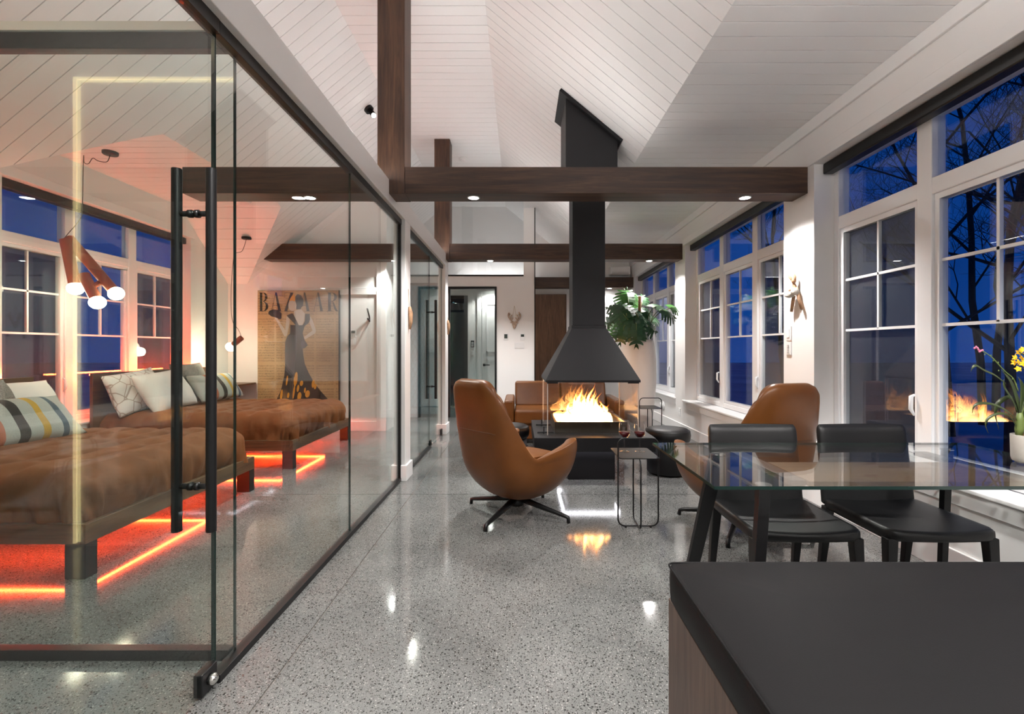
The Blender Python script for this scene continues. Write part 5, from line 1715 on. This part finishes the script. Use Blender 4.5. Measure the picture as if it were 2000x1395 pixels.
# leaf centres (photo positions turned to places in the room), size, facing
LV = [((1226, 578), 6.62, 0.33, 0.19, 'leaf_light', 0, (0.0, -0.8, 0.45)), ((1240, 592), 6.75, 0.28, 0.16, 'leaf_light', 40, (0.2, -0.7, 0.5)),
      ((1213, 608), 6.40, 0.34, 0.19, 'leaf', -35, (-0.25, -0.8, 0.5)), ((1198, 600), 6.55, 0.22, 0.13, 'leaf', -80, (-0.3, -0.7, 0.6)),
      ((1196, 628), 6.50, 0.24, 0.14, 'leaf', -100, (-0.4, -0.8, 0.2)), ((1205, 645), 6.38, 0.26, 0.15, 'leaf_light', -140, (-0.4, -0.85, 0.1)),
      ((1216, 652), 6.30, 0.26, 0.14, 'leaf', -165, (-0.2, -0.9, 0.15)), ((1228, 628), 6.32, 0.26, 0.15, 'leaf', 170, (0.0, -0.9, 0.35)),
      ((1244, 652), 6.26, 0.30, 0.18, 'leaf', 178, (0.05, -0.95, 0.12)), ((1250, 625), 6.34, 0.24, 0.14, 'leaf', 160, (0.1, -0.85, 0.4)),
      ((1262, 608), 6.60, 0.28, 0.16, 'leaf', 70, (0.25, -0.75, 0.5)), ((1272, 640), 6.45, 0.24, 0.14, 'leaf', 120, (0.3, -0.85, 0.2)),
      ((1285, 597), 6.62, 0.28, 0.16, 'leaf', 60, (0.2, -0.5, 0.8)), ((1305, 608), 6.58, 0.30, 0.16, 'leaf', 95, (0.3, -0.6, 0.65)),
      ((1316, 600), 6.70, 0.20, 0.12, 'leaf_light', 75, (0.3, -0.6, 0.6)), ((1255, 585), 6.85, 0.22, 0.13, 'leaf', 20, (0.1, -0.7, 0.5)),
      ((1232, 645), 6.45, 0.22, 0.12, 'leaf', 190, (-0.1, -0.9, 0.2)), ((1208, 622), 6.75, 0.24, 0.14, 'leaf', -60, (-0.3, -0.7, 0.5)),
      ((1222, 640), 6.86, 0.24, 0.14, 'leaf', -30, (-0.2, -0.5, 0.6)), ((1276, 622), 6.80, 0.24, 0.14, 'leaf', 80, (0.3, -0.5, 0.6)),
      ((1258, 660), 6.40, 0.2, 0.12, 'leaf', 150, (0.3, -0.9, 0.1))]
for i, ((px, py), y_, L_, Wd, mt, roll, nrm) in enumerate(LV):
    c = pm(px, py, y_)
    n_ = Vector(nrm).normalized()
    up = Vector((0, 0, 1))
    a = (up - n_ * up.dot(n_)).normalized()
    b = a.cross(n_)
    # tip direction: roll degrees clockwise from up as seen from the camera
    tip = (a * math.cos(R(roll)) + b * math.sin(R(roll))).normalized()
    side = tip.cross(n_).normalized()
    lf = monstera_leaf(L_, Wd, 7 if L_ > 0.25 else 5, rn.uniform(0.35, 0.8), i)
    base = c - tip * L_ * 0.45
    lf.v = [base + side * p.x + tip * p.y + n_ * p.z for p in lf.v]
    ob = lf.obj('leaf', M[mt], mo, solid=0.0025)
    root = Vector((MX + rn.uniform(-0.07, 0.07), MY + rn.uniform(-0.07, 0.07), 1.25))
    midp = (root + base) / 2 + Vector((0, 0, 0.10)) + (base - root) * 0.1
    MB().tube(smoothpath([root, midp, base, base + tip * L_ * 0.3 - n_ * 0.004], 6), 0.0055, 6).obj('petiole', M['stem'], ob, smooth=True)

# ================================================================ orchid on the table
OX, OY, OZ = 2.105, 1.96, TZ
op = thing('flower_pot', 'cream ceramic pot standing on the glass table by the window', 'pot', (OX, OY, OZ))
MB().lathe([(0.0, 0.0), (0.045, 0.0), (0.056, 0.006), (0.060, 0.02), (0.062, 0.115), (0.056, 0.115), (0.055, 0.10), (0.0, 0.10)], 32, (OX, OY, OZ + 0.001)).obj('pot', M['pot'], op, smooth=True, bevel=0.002)
MB().lathe([(0.0, 0.122), (0.03, 0.12), (0.0545, 0.108), (0.0545, 0.101), (0.0, 0.101)], 24, (OX, OY, OZ)).obj('bark', M['soil'], op, smooth=True)
oc = thing('orchid', 'orchid with arching leaves, yellow blossoms and a pink bud spike', 'plant', (OX, OY, OZ + 0.11))
def O(zx, zy, y_=1.96):
    return pm(1860 + zx / 5.364, 660 + zy / 5.364, y_)
MB().tube([O(700, 1030), O(700, 960), O(708, 860), O(705, 785)], [0.011, 0.0145, 0.013, 0.009], 12).obj('pseudobulb', M['stem'], oc, smooth=True)
def strap(pts, w0, name='leaf', mat='orchid_leaf', fold=0.25):
    P = smoothpath([Vector(p) for p in pts], 6)
    n = len(P)
    vs, fs = [], []
    for i, p in enumerate(P):
        t = i / (n - 1)
        d = (P[min(i + 1, n - 1)] - P[max(i - 1, 0)]).normalized()
        view = Vector((0.15, -0.75, 0.65)).normalized()
        s = d.cross(view).normalized()
        nrm_ = s.cross(d).normalized()
        w = w0 * (0.55 + 0.45 * math.sin(PI * min(1, t * 1.1))) * (1 if t < 0.75 else max(0.05, (1 - t) / 0.25))
        vs += [p - s * w + nrm_ * w * fold, p, p + s * w + nrm_ * w * fold]
    for i in range(n - 1):
        fs += [(3 * i, 3 * i + 1, 3 * i + 4, 3 * i + 3), (3 * i + 1, 3 * i + 2, 3 * i + 5, 3 * i + 4)]
    return MB().add(vs, fs).obj(name, M[mat], oc, smooth=True, solid=0.0016)
strap([O(715, 790), O(660, 600), O(600, 450), O(520, 340)], 0.0135)
strap([O(690, 790), O(620, 650), O(540, 520), O(540, 430)], 0.008)
strap([O(560, 480), O(440, 390), O(330, 340), O(250, 292), O(215, 310), O(195, 355)], 0.006)
strap([O(680, 860), O(560, 760), O(430, 700), O(300, 685), O(230, 715), O(210, 790)], 0.006, )
strap([O(690, 1000), O(640, 880), O(560, 805), O(460, 800), O(370, 850), O(345, 920), O(375, 1000)], 0.0055)
strap([O(700, 850), O(640, 640, 2.0), O(560, 630, 2.0), O(470, 700, 2.0), O(450, 800, 2.0), O(490, 960, 2.0)], 0.0085)
strap([O(715, 800), O(730, 600), O(720, 480), O(690, 410)], 0.012)
strap([O(715, 850), O(780, 660), O(860, 560), O(960, 520)], 0.012)
strap([O(715, 850), O(800, 740), O(900, 720), O(990, 800)], 0.010)
sp_ = MB().tube(smoothpath([O(690, 560), O(640, 430), O(560, 360), O(480, 275), O(420, 210), O(360, 165), O(310, 135)], 5), 0.0022, 6).obj('bud_spike', M['stem'], oc, smooth=True)
for k, (a, b) in enumerate(((300, 135), (275, 125), (265, 108), (250, 95), (232, 108), (285, 145), (318, 130))):
    c = O(a, b)
    MB().lathe([(0.0, -0.005), (0.0035, -0.002), (0.0035, 0.002), (0.0, 0.005)], 8, c).obj('bud', M['pink'], sp_, smooth=True)
for (a, b) in ((430, 240), (480, 260), (405, 185), (485, 345), (340, 175), (630, 430), (672, 490)):
    c = O(a, b)
    MB().lathe([(0.0, -0.004), (0.0025, -0.001), (0.002, 0.002), (0.0, 0.004)], 6, c).obj('bud', M['stem'], sp_, smooth=True)
st_ = MB().tube(smoothpath([O(720, 820), O(800, 560), O(840, 330), O(790, 210), O(700, 150)], 5), 0.0025, 6).obj('flower_stem', M['stem'], oc, smooth=True)
rn = random.Random(3)
for (a, b) in ((655, 205), (700, 150), (740, 120), (645, 260), (690, 250), (735, 270), (690, 325), (725, 210), (770, 160), (780, 300), (760, 235), (800, 220)):
    c = O(a, b, 1.96 + rn.uniform(-0.03, 0.03))
    fl_ = MB()
    base_dir = Vector((rn.uniform(-0.5, 0.5), -1, rn.uniform(-0.3, 0.4))).normalized()
    u_ = base_dir.orthogonal().normalized()
    w_ = base_dir.cross(u_)
    vs, fs = [c], []
    ph = rn.uniform(0, 6)
    for k in range(5):
        th = ph + 2 * PI * k / 5
        d = u_ * math.cos(th) + w_ * math.sin(th)
        s = base_dir.cross(d)
        L_ = 0.0135
        i0 = len(vs)
        vs += [c + d * L_ * 0.5 - s * L_ * 0.38 + base_dir * 0.002, c + d * L_ + base_dir * -0.002, c + d * L_ * 0.5 + s * L_ * 0.38 + base_dir * 0.002]
        fs.append((0, i0, i0 + 1, i0 + 2))
    fl_.add(vs, fs).obj('blossom', M['yellow'], st_, solid=0.001, fix=False)

# ================================================================ bare trees outside the right windows
def tree(label, x, y, h, seed):
    rn = random.Random(seed)
    t = thing('bare_tree', label, 'tree', (x, y, -0.5), group='bare trees outside the right windows')
    tr_, br_ = MB(), MB()
    def grow(mb, p, d, ln, r, lvl):
        n = 6 if lvl == 0 else 4 if lvl < 3 else 3
        pts, rad = [p], [r]
        q_ = p
        dd = d
        for i in range(n):
            dd = (dd + Vector((rn.uniform(-1, 1), rn.uniform(-1, 1), rn.uniform(-0.5, 0.7))) * (0.10 if lvl == 0 else 0.24)).normalized()
            q_ = q_ + dd * ln / n
            pts.append(q_)
            rad.append(r * (1 - 0.6 * (i + 1) / n))
        mb.tube(pts, rad, 7 if lvl < 1 else 4 if lvl < 2 else 3)
        if lvl >= 4: return
        kids = (11, 6, 5, 4)[lvl]
        for k in range(kids):
            f = rn.uniform(0.22, 1.0)
            i = min(n - 1, int(f * n))
            b = pts[i].lerp(pts[i + 1], f * n - i)
            ax = Vector((rn.uniform(-1, 1), rn.uniform(-1, 1), rn.uniform(-0.1, 0.7))).normalized()
            nd = ((pts[i + 1] - pts[i]).normalized() * 0.6 + ax * 0.9).normalized()
            grow(br_, b, nd, ln * (0.36 if lvl == 0 else rn.uniform(0.45, 0.65)), max(0.0035, rad[i] * 0.5), lvl + 1)
    grow(tr_, Vector((x, y, -0.5)), Vector((rn.uniform(-0.1, 0.1), rn.uniform(-0.1, 0.1), 1)).normalized(), h, h * 0.0095, 0)
    tr_.obj('trunk', M['bark'], t, fix=False)
    o = br_.obj('branches', M['bark'], t, fix=False)
    o['kind'] = 'stuff'
for k, (x, y, h, lab) in enumerate(((7.2, 7.0, 7.5, 'bare tree outside the nearest right window, at its left pane'),
                                    (8.5, 9.4, 9.0, 'tall bare tree outside, behind the muntins of the right pane'),
                                    (10.5, 10.8, 8.5, 'bare tree farther out in the dusk'),
                                    (6.6, 5.2, 7.0, 'bare tree close outside the right edge window'),
                                    (9.5, 17.0, 9.0, 'bare tree outside the middle right window'),
                                    (13.0, 13.0, 10.0, 'bare tree deepest in the dusk woods'),
                                    (7.8, 12.5, 8.0, 'slender bare tree outside between the two right windows'),
                                    (12.0, 9.0, 9.0, 'broad bare tree behind the others outside'))):
    tree(lab, x, y, h, 20 + k)
